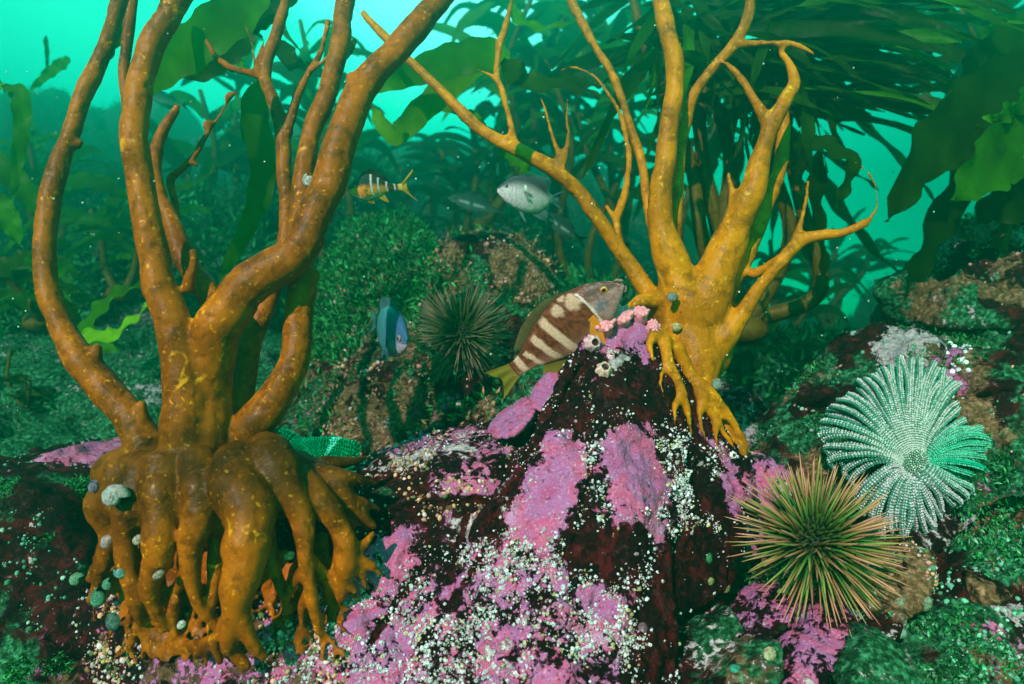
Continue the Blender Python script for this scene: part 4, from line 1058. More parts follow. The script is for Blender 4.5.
# blades of the left kelp (hanging down into the frame)
for k, (pts, w, mat, roll, tw) in enumerate((
    ([(262, -10, 1.25), (225, 22, 1.2), (185, 52, 1.18), (150, 80, 1.2), (138, 84, 1.22)], 0.040, M_BLADE, 0.3, 0.2),
    ([(250, 30, 1.35), (225, 50, 1.32), (195, 70, 1.3), (168, 62, 1.3)], 0.030, M_BLADE_D, 0.5, 0.3),
    ([(258, 80, 1.3), (254, 120, 1.28), (262, 160, 1.28), (258, 200, 1.26), (240, 240, 1.25), (216, 290, 1.25)], 0.026, M_BLADE, 0.3, 0.6),
    ([(300, -20, 1.3), (262, 10, 1.28), (245, 26, 1.27), (262, 38, 1.27)], 0.030, M_BLADE_D, 0.2, 0.8),
    ([(285, 40, 1.4), (288, 60, 1.38), (305, 68, 1.36), (312, 60, 1.35)], 0.020, M_BLADE_D, 0.4, 0.2),
    ([(255, 40, 1.6), (240, 55, 1.6), (240, 64, 1.6), (250, 72, 1.6)], 0.014, M_BLADE, 0.2, 0.2),
    ([(290, 0, 1.5), (282, 20, 1.5), (286, 34, 1.5), (300, 50, 1.5)], 0.008, M_BLADE, 0, 0),
    ([(130, -30, 1.2), (122, 20, 1.18), (112, 42, 1.16), (106, 62, 1.16)], 0.016, M_BLADE_D, 0.8, 0.3),
    ([(352, 40, 1.05), (340, 55, 1.02), (332, 64, 1.0)], 0.012, M_BLADE_D, 0.3, 0.2),
    ([(190, -30, 1.0), (170, 10, 1.02), (155, 40, 1.04)], 0.018, M_BLADE_D, 0.5, 0.2))):
    blade("blade", pts, mat, KELP_L, w, roll, tw, seed=k)
# blades of the amber kelp's long left arm
for k, (pts, w, mat, roll, tw) in enumerate((
    ([(510, 56, 1.35), (478, 56, 1.34), (440, 64, 1.34), (400, 78, 1.35), (366, 92, 1.36)], 0.034, M_BLADE, 0.25, 0.3),
    ([(490, 58, 1.45), (450, 85, 1.42), (420, 112, 1.4), (395, 135, 1.4), (380, 120, 1.41), (370, 104, 1.42)], 0.026, M_BLADE_B, 0.3, 0.2),
    ([(425, 90, 1.5), (455, 110, 1.48), (485, 128, 1.46), (500, 150, 1.45)], 0.022, M_BLADE_B, 0.3, 0.5),
    ([(420, 80, 1.6), (460, 78, 1.58), (485, 62, 1.55)], 0.02, M_BLADE, 0.5, 0.3),
    ([(505, 58, 1.3), (520, 80, 1.3), (545, 84, 1.3), (580, 88, 1.31), (600, 98, 1.32)], 0.028, M_BLADE_D, 0.3, 0.3),
    ([(560, 72, 1.4), (590, 85, 1.4), (612, 80, 1.4)], 0.014, M_BLADE_D, 0.3, 0.3),
    ([(500, 150, 1.5), (520, 165, 1.5), (530, 180, 1.5)], 0.018, M_BLADE, 0.3, 0.3),
    ([(510, 0, 1.5), (520, 20, 1.5), (545, 28, 1.5), (575, 20, 1.5)], 0.015, M_BLADE, 0.2, 0.3))):
    blade("blade", pts, mat, KELP_R, w, roll, tw, seed=k + 20)
# small drooping blade on the dark curved twig of the amber kelp
for k, (pts, w, roll) in enumerate((
    ([(812, 140, 1.3), (830, 148, 1.3), (850, 160, 1.3), (845, 185, 1.3), (835, 208, 1.3)], 0.030, 0.4),
    ([(820, 150, 1.35), (815, 200, 1.35), (822, 250, 1.36), (826, 290, 1.36)], 0.022, 0.3),
    ([(800, 130, 1.4), (800, 170, 1.4), (806, 210, 1.4)], 0.018, 0.5), ([(770, 100, 1.35), (755, 150, 1.35), (748, 200, 1.36)], 0.014, 0.6))):
    blade("blade", pts, M_BLADE_D, KELP_R, w, roll, 0.4, seed=k + 40)

def far_kelp(px, py, Y, tops, nb, label, bl=(0.28, 0.5), bw=(0.012, 0.028), seed=0, mats=None, rs=5, droop=0.8, side=0.0, group='kelp plants growing on the reef behind'):
    """A kelp at a distance: stipes to the given tops, each carrying a brush of drooping blades."""
    rr = random.Random(seed); base = P(px, py, Y)
    root = empty("kelp_plant", base); tag(root, label, 'kelp', group)
    V, Fc = sphere(base + np.array((0, 0, 0.02)), (0.05, 0.05, 0.035), 12, 8)
    V = V + NPR.normal(0, 0.005, V.shape); build("holdfast", V, Fc, M_KELP_F, root, cols={'tint': np.ones((len(V), 4))})
    for ti, (tx, ty, tY) in enumerate(tops):
        t0, t1 = base, P(tx, ty, tY)
        d = t1 - t0; sidev = np.array((rr.uniform(-.12, .12), rr.uniform(-.05, .05), 0)) * np.linalg.norm(d)
        C = catmull([t0, t0 + d * 0.33 + sidev, t0 + d * 0.7 - sidev * 0.4, t1], 14)
        R = np.linspace(rs, rs * 0.4, 14) * Y / F
        V, Fc = tube(C, R, 8); build("stipe", V, Fc, M_KELP_F, root, cols={'tint': np.ones((len(V), 4))})
        for b in range(nb):
            u = rr.uniform(0.55, 1.0); p0 = C[int(u * 13)]
            L = rr.uniform(*bl); az = rr.uniform(0, 2 * math.pi); el = rr.uniform(-0.1, 1.0)
            h = np.array((math.cos(az) + side, math.sin(az) * 0.5, el)); h /= np.linalg.norm(h)
            p1 = p0 + h * L * 0.35; dr = rr.uniform(0.3, 1) * droop
            p2 = p1 + (h + np.array((0, 0, -dr))) * L * 0.33; p3 = p2 + (h * 0.7 + np.array((0, 0, -dr * 1.6))) * L * 0.33
            blade("blade", [p0, p1, p2, p3], rr.choice(mats or (M_BLADE, M_BLADE_D)), root, rr.uniform(*bw), rr.uniform(-0.9, 0.9), rr.uniform(-.6, .6), seed=b, raw=True, nl=12)
    return root

# dark feathery kelp filling the top right
def feather_kelp():
    rr = random.Random(5); base = P(745, 330, 1.75)
    root = empty("kelp_plant", base); tag(root, 'dark feathery kelp crown filling the top right above the amber stipes', 'kelp', 'kelp plants growing on the reef behind')
    V, Fc = sphere(base, (0.06, 0.06, 0.04), 12, 8); build("holdfast", V, Fc, M_KELP_F, root, cols={'tint': np.ones((len(V), 4))})
    stems = ([(745, 330, 1.75), (720, 240, 1.72), (700, 130, 1.7), (720, 50, 1.7), (760, 20, 1.7)], [(745, 330, 1.75), (705, 250, 1.7), (690, 160, 1.7), (650, 60, 1.7), (628, -20, 1.7)],
             [(745, 330, 1.75), (790, 240, 1.72), (770, 150, 1.7), (800, 90, 1.68), (850, 60, 1.66)], [(720, 240, 1.72), (730, 160, 1.7), (710, 90, 1.7), (680, 20, 1.7)],
             [(755, 320, 1.75), (820, 290, 1.7), (800, 200, 1.7), (780, 100, 1.7), (790, 40, 1.68)])
    for s in stems:
        C = catmull([P(*p) for p in s], 24); R = np.linspace(9, 4, 24) * 1.7 / F
        V, Fc = tube(C, R, 8); build("stipe", V, Fc, M_KELP_F, root, cols={'tint': np.ones((len(V), 4))})
    for k in range(215):
        if k < 150:
            x0, y0 = rr.uniform(690, 850), rr.uniform(-15, 125); ang = math.radians(rr.gauss(-1, 10)); L = rr.uniform(130, 230)
            if rr.random() < 0.22: ang = math.radians(rr.gauss(200, 25)); L *= 0.55
        else:
            x0, y0 = rr.uniform(640, 800), rr.uniform(-20, 60); ang = math.radians(rr.gauss(70, 50)); L = rr.uniform(60, 130)
        Y0 = rr.uniform(1.45, 1.95); bend = rr.uniform(5, 45)
        p = []
        for t in (0, .33, .66, 1):
            p.append((x0 + math.cos(ang) * L * t, y0 + math.sin(ang) * L * t + bend * (t * t) - 8 * math.sin(t * 3), Y0 - 0.1 * t))
        if p[-1][1] > 150 and x0 > 700 and k < 150: continue
        blade("blade", p, M_BLADE_D if rr.random() < 0.85 else M_BLADE, root, rr.uniform(0.010, 0.022), rr.uniform(-0.2, 1.3), rr.uniform(-.5, .5), seed=k, nl=14)
feather_kelp()

# broad leafed kelp at the right edge
KR = empty("kelp_plant", P(1010, 250, 1.5)); tag(KR, 'broad bladed dark green kelp at the right edge above the reef wall', 'kelp', 'kelp plants growing on the reef behind')
C_ = catmull([P(1000, 250, 1.5), P(1020, 180, 1.5), P(1060, 100, 1.5), P(1075, 40, 1.5)], 16)
V, Fc = tube(C_, np.linspace(0.014, 0.008, 16), 10); build("stipe", V, Fc, M_KELP_F, KR, cols={'tint': np.ones((len(V), 4))})
for k, (pts, w, mat, roll) in enumerate((
    ([(1060, 90, 1.4), (1010, 95, 1.38), (960, 125, 1.36), (920, 160, 1.34), (888, 222, 1.32)], 0.085, M_BLADE_D, 0.25),
    ([(1060, 60, 1.5), (1020, 45, 1.5), (990, 50, 1.5), (962, 80, 1.5), (950, 105, 1.5)], 0.045, M_BLADE_D, 0.4),
    ([(1070, 120, 1.35), (1020, 140, 1.34), (980, 170, 1.32), (950, 200, 1.31)], 0.075, M_BLADE, 0.3),
    ([(1020, 110, 1.5), (980, 160, 1.5), (945, 210, 1.48), (920, 262, 1.46), (905, 290, 1.46)], 0.050, M_BLADE_D, 0.3),
    ([(1060, 170, 1.45), (1020, 170, 1.45), (990, 200, 1.45), (965, 240, 1.45)], 0.05, M_BLADE_D, 0.5),
    ([(1060, 60, 1.3), (1035, 90, 1.3), (1010, 110, 1.3), (985, 120, 1.3)], 0.03, M_BLADE, 0.7),
    ([(1050, 150, 1.4), (1040, 190, 1.4), (1010, 210, 1.4), (985, 205, 1.4)], 0.04, M_BLADE_D, 0.2),
    ([(1050, 40, 1.6), (1010, 25, 1.6), (975, 35, 1.6)], 0.03, M_BLADE, 0.4))):
    blade("blade", pts, mat, KR, w, roll, 0.3, seed=k + 60, ruffle=0.010, nl=30)
# long strap blades hanging in the turquoise gap
KG = empty("kelp_plant", P(900, 300, 2.1)); tag(KG, 'kelp with long straight dark straps crossing the bright gap on the right', 'kelp', 'kelp plants growing on the reef behind')
for k, (pts, w) in enumerate((([(770, 110, 2.0), (820, 180, 2.0), (860, 235, 2.0), (905, 280, 2.0)], 0.034), ([(800, 60, 2.2), (850, 110, 2.2), (900, 160, 2.2), (935, 200, 2.2)], 0.03),
        ([(745, 120, 2.1), (780, 130, 2.1), (850, 170, 2.1), (880, 190, 2.1)], 0.02), ([(785, 200, 2.2), (800, 240, 2.2), (830, 300, 2.2)], 0.02), ([(850, 60, 2.4), (890, 90, 2.4), (930, 130, 2.4)], 0.04),
        ([(740, 140, 2.1), (732, 190, 2.1), (720, 230, 2.1)], 0.024), ([(720, 130, 2.3), (708, 170, 2.3), (700, 220, 2.3)], 0.03), ([(770, 130, 2.4), (775, 190, 2.4), (770, 260, 2.4)], 0.02))):
    blade("blade", pts, M_BLADE_D, KG, w, 0.3, 0.3, seed=k + 80)
# left edge blades
KE = empty("kelp_plant", P(-20, 250, 1.5)); tag(KE, 'green kelp at the left edge with one blade hanging straight down', 'kelp', 'kelp plants growing on the reef behind')
for k, (pts, w, mat) in enumerate((([(2, 88, 1.5), (18, 92, 1.5), (22, 120, 1.5), (18, 160, 1.5), (12, 202, 1.5)], 0.019, M_BLADE), ([(-20, 80, 1.6), (-5, 84, 1.6), (6, 88, 1.6)], 0.016, M_BLADE_B),
        ([(-20, 150, 1.7), (10, 175, 1.7), (30, 200, 1.7), (38, 220, 1.7)], 0.03, M_BLADE), ([(-20, 190, 1.6), (5, 215, 1.6), (20, 245, 1.6)], 0.03, M_BLADE), ([(70, 58, 2.2), (50, 72, 2.2), (28, 92, 2.2)], 0.018, M_BLADE),
        ([(-10, 280, 1.6), (15, 262, 1.6), (40, 250, 1.6)], 0.03, M_BLADE_D), ([(45, 35, 2.6), (47, 55, 2.6), (46, 75, 2.6)], 0.008, M_BLADE))):
    blade("blade", pts, mat, KE, w, 0.3, 0.3, seed=k + 90)
KM = empty("kelp_plant", P(110, 380, 1.5)); tag(KM, 'low green kelp sprout with broad blades between the left stipes', 'kelp', 'kelp plants growing on the reef behind')
for k, (pts, w, mat) in enumerate((([(82, 338, 1.35), (98, 312, 1.35), (120, 292, 1.36), (146, 285, 1.37)], 0.026, M_BLADE), ([(80, 335, 1.3), (110, 336, 1.3), (135, 318, 1.32), (155, 298, 1.34)], 0.018, M_BLADE_B),
        ([(60, 330, 1.5), (85, 345, 1.5), (120, 350, 1.5)], 0.024, M_BLADE), ([(60, 180, 2.4), (100, 185, 2.4), (125, 200, 2.4)], 0.045, M_BLADE), ([(80, 330, 1.6), (60, 300, 1.6), (30, 290, 1.6)], 0.03, M_BLADE_D),
        ([(150, 195, 2.4), (190, 185, 2.4), (215, 170, 2.4)], 0.03, M_BLADE))):
    blade("blade", pts, mat, KM, w, 0.5, 0.3, seed=k + 100)

far_kelp(600, 330, 3.0, [(545, 60, 2.8), (585, 40, 2.9), (625, 90, 3.0)], 13, 'hazy kelp with hanging blades between the two big kelps', seed=1)
far_kelp(545, 290, 3.8, [(520, 20, 3.6), (560, 60, 3.7), (590, 10, 3.8)], 13, 'pale hazy kelp behind the round silvery fish', seed=2, bl=(.35, .7), bw=(.02, .045))
far_kelp(480, 290, 3.4, [(470, 120, 3.3), (500, 130, 3.3), (440, 150, 3.3)], 14, 'dim kelp thicket behind the grey green fish', seed=3, mats=(M_BLADE_D,))
far_kelp(690, 320, 2.7, [(700, 60, 2.6), (730, 90, 2.6)], 12, 'dark kelp glimpsed through the fork of the amber stipes', seed=4, mats=(M_BLADE_D,))
far_kelp(620, 250, 3.3, [(640, 10, 3.2), (600, -20, 3.3)], 12, 'kelp with long blades at the top left of the amber stipes', seed=5, bl=(.35, .7), bw=(.02, .04))
far_kelp(830, 330, 4.5, [(840, 230, 4.4), (870, 250, 4.4), (800, 250, 4.4)], 10, 'far hazy kelp low in the bright gap on the right', seed=6, bl=(.3, .5))
far_kelp(50, 260, 3.2, [(20, 120, 3.1), (60, 150, 3.1)], 10, 'hazy green kelp behind the bent left stipe', seed=7, mats=(M_BLADE,))
far_kelp(120, 300, 2.6, [(90, 210, 2.6), (150, 220, 2.6)], 9, 'low bushy kelp behind the left orange kelp', seed=8, mats=(M_BLADE,), bl=(.2, .35))
far_kelp(950, 160, 3.4, [(900, 20, 3.2), (960, 30, 3.3)], 13, 'hazy kelp behind the dark crown at the upper right', seed=9, bl=(.3, .6), bw=(.02, .04))
far_kelp(420, 300, 4.4, [(400, 160, 4.3), (440, 170, 4.3)], 12, 'very dim kelp behind the small orange banded fish', seed=10, bl=(.3, .6), mats=(M_BLADE_D,))
far_kelp(20, 460, 1.7, [(30, 380, 1.7), (10, 350, 1.7)], 6, 'dark thin seaweed standing at the left edge', seed=11, mats=(M_BLADE_D,), bl=(.05, .12), bw=(.004, .008), rs=3)
far_kelp(780, 370, 3.4, [(770, 240, 3.4), (810, 290, 3.4), (740, 270, 3.4)], 9, 'dim kelp low behind the right arms of the amber kelp', seed=12, mats=(M_BLADE_D,), bl=(.2, .4))
far_kelp(230, 300, 3.6, [(200, 90, 3.4), (240, 60, 3.5), (180, 150, 3.5)], 11, 'hazy kelp between the second and third thick left stipes', seed=21, bl=(.3, .6), bw=(.02, .04))
far_kelp(330, 280, 3.0, [(330, 60, 2.8), (300, 20, 2.9)], 12, 'kelp behind the thickest left stipe near the top edge', seed=22, bl=(.3, .5), bw=(.015, .035))
far_kelp(480, 230, 3.2, [(535, -10, 2.9), (575, 0, 3.0)], 12, 'backlit kelp hanging from the top edge above the silvery fish', seed=23, bl=(.3, .6), bw=(.015, .04), mats=(M_BLADE, M_BLADE_B))
far_kelp(40, 330, 2.2, [(-10, 250, 2.1), (30, 300, 2.1)], 9, 'broad leafed kelp low at the left edge', seed=24, bl=(.15, .3), mats=(M_BLADE,))
far_kelp(1010, 150, 2.6, [(960, 10, 2.4), (1010, -10, 2.5)], 12, 'kelp crown at the top right corner', seed=25, bl=(.25, .5), bw=(.015, .03), mats=(M_BLADE, M_BLADE_D))
print("blades done")

# ------------------------------------------------------------------ fish
def fin(name, outline, root, base_c, tip_c, rays=9, th=0.0012, y=0.0, tilt=None):
    """Fin: outline is (root line points, tip line points) in x, z; ribbed sheet with a little thickness."""
    a, b = (catmull([(p[0], 0, p[1]) for p in q], rays * 2 + 1) for q in outline)
    V = []; C = []
    ns = 6
    for sd_ in (1, -1):
        for i in range(len(a)):
            for j in range(ns):
                t = j / (ns - 1); p = a[i] * (1 - t) + b[i] * t
                off = th * (1 - 0.8 * t) * (1.0 if i % 2 else 0.45)
                V.append((p[0], y + sd_ * off + 0.0015 * math.sin(i * .6) * t, p[2])); C.append(np.array(base_c) * (1 - t) + np.array(tip_c) * t * (1 if i % 2 else 0.8))
    n = len(a); Fc = []
    for s in (0, 1):
        o = s * n * ns
        for i in range(n - 1):
            for j in range(ns - 1):
                q = (o + i * ns + j, o + i * ns + j + 1, o + (i + 1) * ns + j + 1, o + (i + 1) * ns + j); Fc.append(q if s else q[::-1])
    V = np.array(V)
    if tilt:
        piv = np.array((a[0][0], y, a[0][2])); R = np.array(Matrix.Rotation(tilt[1], 3, tilt[0])); V = (V - piv) @ R.T + piv
    return build(name, V, Fc, M_FIN, root, cols={'tint': C}, local=True)

def fish(label, head, tail, upv, prof, colf, L, group=None, fins=None, width=0.42, eye=(0.10, 0.35, 0.028), eyec=(0.75, 0.25, 0.03), curve=0.0, cat='fish', grp=None):
    """prof rows: (u, top, bottom) as fractions of body length; head and tail are world points."""
    h, t = Vector(head), Vector(tail); x = (h - t).normalized(); z = Vector(upv); z = (z - x * z.dot(x)).normalized(); y = z.cross(x)
    root = empty("fish", (h + t) / 2); tag(root, label, cat, grp)
    root.rotation_euler = Matrix((x, y, z)).transposed().to_euler()
    nu, nv = 90, 48; us = np.linspace(0, 1, nu); pr = np.array(prof)
    top = np.interp(us, pr[:, 0], pr[:, 1]); bot = np.interp(us, pr[:, 0], pr[:, 2])
    ker = np.array((1, 2, 3, 2, 1)) / 9.0
    top = np.convolve(np.pad(top, 2, 'edge'), ker, 'valid'); bot = np.convolve(np.pad(bot, 2, 'edge'), ker, 'valid')
    V = []; U = []; W = []
    for i, u in enumerate(us):
        hh = (top[i] - bot[i]) / 2; cz = (top[i] + bot[i]) / 2
        wd = width * hh * (1 - 0.45 * u ** 2) * (1.0 if u > 0.15 else 0.75 + 0.25 * u / 0.15)
        for j in range(nv):
            a = 2 * math.pi * j / nv; ca, sa = math.cos(a), math.sin(a)
            V.append(((0.5 - u) * L, (math.copysign(abs(sa) ** 0.9, sa) * wd + curve * (u - 0.4) ** 2) * L, (cz + ca * hh) * L)); U.append(u); W.append(ca)
    V += [(0.5 * L + 0.004 * L, 0, (top[0] + bot[0]) / 2 * L), (-0.5 * L, curve * 0.36 * L, (top[-1] + bot[-1]) / 2 * L)]; U += [0, 1]; W += [0, 0]
    Fc = [(i * nv + j, i * nv + (j + 1) % nv, (i + 1) * nv + (j + 1) % nv, (i + 1) * nv + j) for i in range(nu - 1) for j in range(nv)]
    s = nu * nv; Fc += [(s, (j + 1) % nv, j) for j in range(nv)] + [(s + 1, (nu - 1) * nv + j, (nu - 1) * nv + (j + 1) % nv) for j in range(nv)]
    V = np.array(V); U = np.array(U); W = np.array(W)
    # gill cover edge
    g = 0.012 * L * np.exp(-((U - 0.245 - 0.03 * W * W) / 0.012) ** 2) * (np.abs(W) < 0.75)
    V[:, 1] += np.sign(V[:, 1]) * g * 0.45
    C = colf(U, W, V / L)
    build("body", V, Fc, M_FISH, root, cols={'tint': C}, local=True)
    eu, ez, er = eye
    i = int(eu * (nu - 1)); hh = (top[i] - bot[i]) / 2; cz = (top[i] + bot[i]) / 2
    for sgn in (-1, 1):
        yy = sgn * width * hh * 0.80 * math.sqrt(max(0.1, 1 - ez * ez))
        c = np.array((0.5 - eu, yy, cz + ez * hh)) * L
        V, Fc = sphere((0, 0, 0), (er * L, er * 0.55 * L, er * L), 16, 12)
        r = np.hypot(V[:, 0], V[:, 2]) / (er * L); outer = np.sign(V[:, 1]) == sgn
        Ce = np.where((r < 0.5)[:, None], np.array((0.003, 0.003, 0.004)), np.where((r < 0.85)[:, None], np.array(eyec), np.array((0.08, 0.06, 0.05))))
        build("eye", V + c, Fc, M_EYE, root, cols={'tint': Ce}, local=True)
    for f in fins or ():
        nm, o, bc, tc, kw = f
        sc = lambda q: [(0.5 * L - p[0] * L, p[1] * L) for p in q]
        kw = dict(kw); yv = kw.pop('y', 0.0) * L
        fin(nm, (sc(o[0]), sc(o[1])), root, bc, tc, y=yv, **kw)
    return root
M_EYE = tint_mat("eye", rough=0.08, spec=0.8, var=0.0, bdist=0.00001)

def mixc(a, b, t): t = np.clip(t, 0, 1)[:, None]; return np.asarray(a) * (1 - t) + np.asarray(b) * t
def bandc(C, w, col): return C * (1 - w[:, None]) + np.asarray(col) * w[:, None]

# the large banded fish
def big_col(U, W, V):
    n = fbm(V, 22, 3, 5); n2 = fbm(V, 60, 2, 8)
    C = mixc((0.070, 0.013, 0.005), (0.22, 0.050, 0.022), n2 + 0.5)
    C = mixc(C, (0.40, 0.16, 0.10), sstep(-0.15, -0.9, W + 0.25 * n) * 0.8)
    cream = (0.66, 0.38, 0.28)
    for u0, w0, lo, hi, sl in ((0.56, 0.034, -0.9, 0.85, 0.03), (0.70, 0.031, -0.9, 0.75, 0.03), (0.83, 0.022, -1, 0.6, 0.03), (0.93, 0.026, -1, 1, 0.0)):
        w = sstep(w0 * 1.15, w0 * 0.7, np.abs(U - u0 - sl * W + 0.012 * n)) * sstep(lo - 0.1, lo + 0.1, W) * sstep(hi + 0.15, hi - 0.05, W)
        C = bandc(C, w, cream)
    for u0, z0, ru, rz in ((0.33, 0.62, 0.055, 0.30), (0.45, 0.72, 0.045, 0.25), (0.38, 0.95, 0.03, 0.12)):
        d = ((U - u0) / ru) ** 2 + ((W - z0) / rz) ** 2 + 0.6 * n
        C = bandc(C, sstep(1.1, 0.7, d), (0.55, 0.30, 0.22))
    head = sstep(0.27, 0.22, U + 0.04 * W * W)
    hc = mixc((0.16, 0.06, 0.06), (0.42, 0.20, 0.20), 0.5 - W * 0.6 + n * 0.4)
    hc = bandc(hc, sstep(0.9, 0.3, ((U - 0.19) / 0.06) ** 2 + ((W + 0.15) / 0.35) ** 2) * 0.85, (0.14, 0.13, 0.17))
    hc = bandc(hc, sstep(0.15, 0.6, W + 0.2 * n) * 0.8, (0.075, 0.035, 0.025))
    hc = bandc(hc, sstep(1.0, 0.4, ((U - 0.115) / 0.05) ** 2 + ((W - 0.40) / 0.22) ** 2) * 0.7, (0.10, 0.05, 0.05))
    hc = bandc(hc, sstep(0.06, 0.02, np.abs(W + 0.55 - 2.0 * U)) * (U < 0.2) * 0.4, (0.10, 0.05, 0.05))
    hc = bandc(hc, sstep(0.15, 0.35, n2) * 0.4, (0.55, 0.30, 0.30))
    C = bandc(C, head, 1.0) * 1.0 if False else C * (1 - head[:, None]) + hc * head[:, None]
    C = bandc(C, sstep(0.012, 0.006, np.abs(U - 0.255 - 0.03 * W * W)) * (np.abs(W) < 0.8), (0.75, 0.55, 0.52))
    C = bandc(C, sstep(0.05, 0.03, U) * sstep(0.10, 0.06, np.abs(W)), (0.12, 0.05, 0.05))
    return C
BIG = [(0, 0.012, -0.022), (0.03, 0.045, -0.050), (0.10, 0.105, -0.095), (0.2, 0.160, -0.152), (0.32, 0.196, -0.198), (0.45, 0.205, -0.208), (0.58, 0.186, -0.186), (0.72, 0.14, -0.135), (0.86, 0.08, -0.08), (0.95, 0.058, -0.06), (1, 0.06, -0.062)]
OL = (0.16, 0.12, 0.02); OR = (0.95, 0.36, 0.02)
fish('large brown and cream banded fish with an orange fin swimming over the pointed boulder', P(625, 281, 1.0), P(512, 372, 1.08), (-0.62, -0.15, 0.75), BIG, big_col, 0.218,
     fins=[('dorsal_fin', ([(0.30, 0.19), (0.50, 0.19), (0.72, 0.12), (0.84, 0.07)], [(0.42, 0.24), (0.55, 0.25), (0.74, 0.21), (0.90, 0.12)]), (0.10, 0.06, 0.03), (0.18, 0.14, 0.05), {}),
           ('anal_fin', ([(0.62, -0.16), (0.72, -0.12), (0.80, -0.09)], [(0.66, -0.26), (0.80, -0.24), (0.86, -0.16)]), OL, (0.42, 0.32, 0.05), {}),
           ('pelvic_fin', ([(0.36, -0.18), (0.40, -0.19), (0.44, -0.19)], [(0.46, -0.30), (0.52, -0.31), (0.54, -0.27)]), (0.5, 0.3, 0.06), (0.42, 0.30, 0.05), {}),
           ('pectoral_fin', ([(0.27, -0.03), (0.275, -0.07), (0.28, -0.12)], [(0.45, -0.05), (0.50, -0.19), (0.38, -0.32)]), OR, (1.0, 0.50, 0.06), dict(y=-0.085, tilt=('Z', -0.25))),
           ('tail_fin', ([(0.985, 0.055), (0.985, 0.0), (0.985, -0.055)], [(1.20, 0.13), (1.13, 0.0), (1.22, -0.12)]), (0.34, 0.22, 0.04), (0.26, 0.24, 0.02), dict(rays=14)),
           ('lip', ([(0.0, 0.020), (0.01, 0.035), (0.03, 0.050)], [(-0.018, 0.012), (-0.012, 0.030), (0.006, 0.050)]), (0.50, 0.26, 0.24), (0.60, 0.34, 0.32), dict(th=0.005, rays=4)),
           ('lip', ([(0.0, -0.03), (0.01, -0.04), (0.03, -0.055)], [(-0.014, -0.024), (-0.006, -0.042), (0.012, -0.060)]), (0.50, 0.26, 0.24), (0.60, 0.34, 0.32), dict(th=0.005, rays=4))],
     eye=(0.115, 0.42, 0.030), width=0.40)

# small orange banded fish, swimming left
def small_col(U, W, V):
    n = fbm(V, 20, 3, 15)
    C = mixc((0.02, 0.045, 0.04), (0.08, 0.05, 0.04), sstep(0.6, -0.4, W))
    C = bandc(C, sstep(0.25, -0.25, W + 0.2 * n) * sstep(0.75, 0.6, U), (0.85, 0.30, 0.06))
    C = bandc(C, sstep(0.30, 0.20, U) * sstep(0.35, -0.1, W), (0.95, 0.28, 0.05))
    C = bandc(C, sstep(-0.80, -0.92, W) * sstep(0.6, 0.5, U), (0.85, 0.7, 0.75))
    for u0, sl in ((0.36, -0.05), (0.50, -0.05), (0.67, -0.03), (0.84, 0)):
        C = bandc(C, sstep(0.022, 0.010, np.abs(U - u0 + sl * (W * W) * 1.2 + 0.01 * n)) * sstep(-1.0, -0.9, W), (0.85, 0.68, 0.72))
    C = bandc(C, sstep(0.88, 0.93, U), (0.95, 0.45, 0.10))
    return C
SM = [(0, 0.03, -0.04), (0.05, 0.10, -0.10), (0.18, 0.20, -0.17), (0.32, 0.25, -0.18), (0.45, 0.24, -0.15), (0.6, 0.16, -0.10), (0.75, 0.085, -0.065), (0.88, 0.052, -0.05), (1, 0.06, -0.055)]
YO = (0.85, 0.45, 0.05)
fish('small orange and black fish with thin white bands between the kelps', P(350, 190, 1.18), P(402, 187, 1.24), (0.02, 0, 1), SM, small_col, 0.104,
     fins=[('dorsal_fin', ([(0.2, 0.2), (0.4, 0.23), (0.62, 0.14), (0.75, 0.08)], [(0.32, 0.30), (0.48, 0.33), (0.62, 0.24), (0.78, 0.11)]), (0.03, 0.05, 0.04), (0.04, 0.06, 0.05), {}),
           ('anal_fin', ([(0.48, -0.14), (0.56, -0.11), (0.62, -0.09)], [(0.60, -0.22), (0.68, -0.24), (0.66, -0.16)]), YO, (0.95, 0.5, 0.1), {}),
           ('pelvic_fin', ([(0.25, -0.17), (0.30, -0.17), (0.33, -0.17)], [(0.34, -0.24), (0.40, -0.25), (0.42, -0.22)]), (0.9, 0.3, 0.05), YO, {}),
           ('pectoral_fin', ([(0.22, 0.0), (0.22, -0.04), (0.22, -0.08)], [(0.34, -0.02), (0.35, -0.09), (0.28, -0.13)]), YO, (0.95, 0.5, 0.1), dict(y=0.09, tilt=('Z', 0.3))),
           ('tail_fin', ([(0.985, 0.05), (0.985, 0.0), (0.985, -0.05)], [(1.26, 0.30), (1.08, 0.0), (1.26, -0.27)]), (0.95, 0.5, 0.08), (0.7, 0.45, 0.04), dict(rays=12))],
     eye=(0.10, 0.3, 0.03), width=0.42)

# round silvery fish, swimming left
def silver_col(U, W, V):
    n = fbm(V, 50, 2, 25)
    C = mixc((0.78, 0.58, 0.70), (0.05, 0.06, 0.08), sstep(0.05, 0.85, W + 0.35 * (U - 0.2)) )
    C = C * (0.92 + 0.10 * np.sin(V[:, 0] * 330)[:, None] * (U > 0.3)[:, None] * 0.6)
    C = bandc(C, sstep(1.0, 0.5, ((U - 0.42) / 0.022) ** 2 + ((W - 0.02) / 0.09) ** 2), (0.01, 0.02, 0.02))
    C = bandc(C, sstep(1.0, 0.5, ((U - 0.42) / 0.03) ** 2 + ((W - 0.32) / 0.16) ** 2), (0.9, 0.85, 0.85))
    C = bandc(C, sstep(0.86, 0.95, U), (0.10, 0.22, 0.24))
    C = bandc(C, sstep(0.03, 0.015, np.abs(W + 0.05 - U)) * (U < 0.12), (0.2, 0.15, 0.2))
    return C
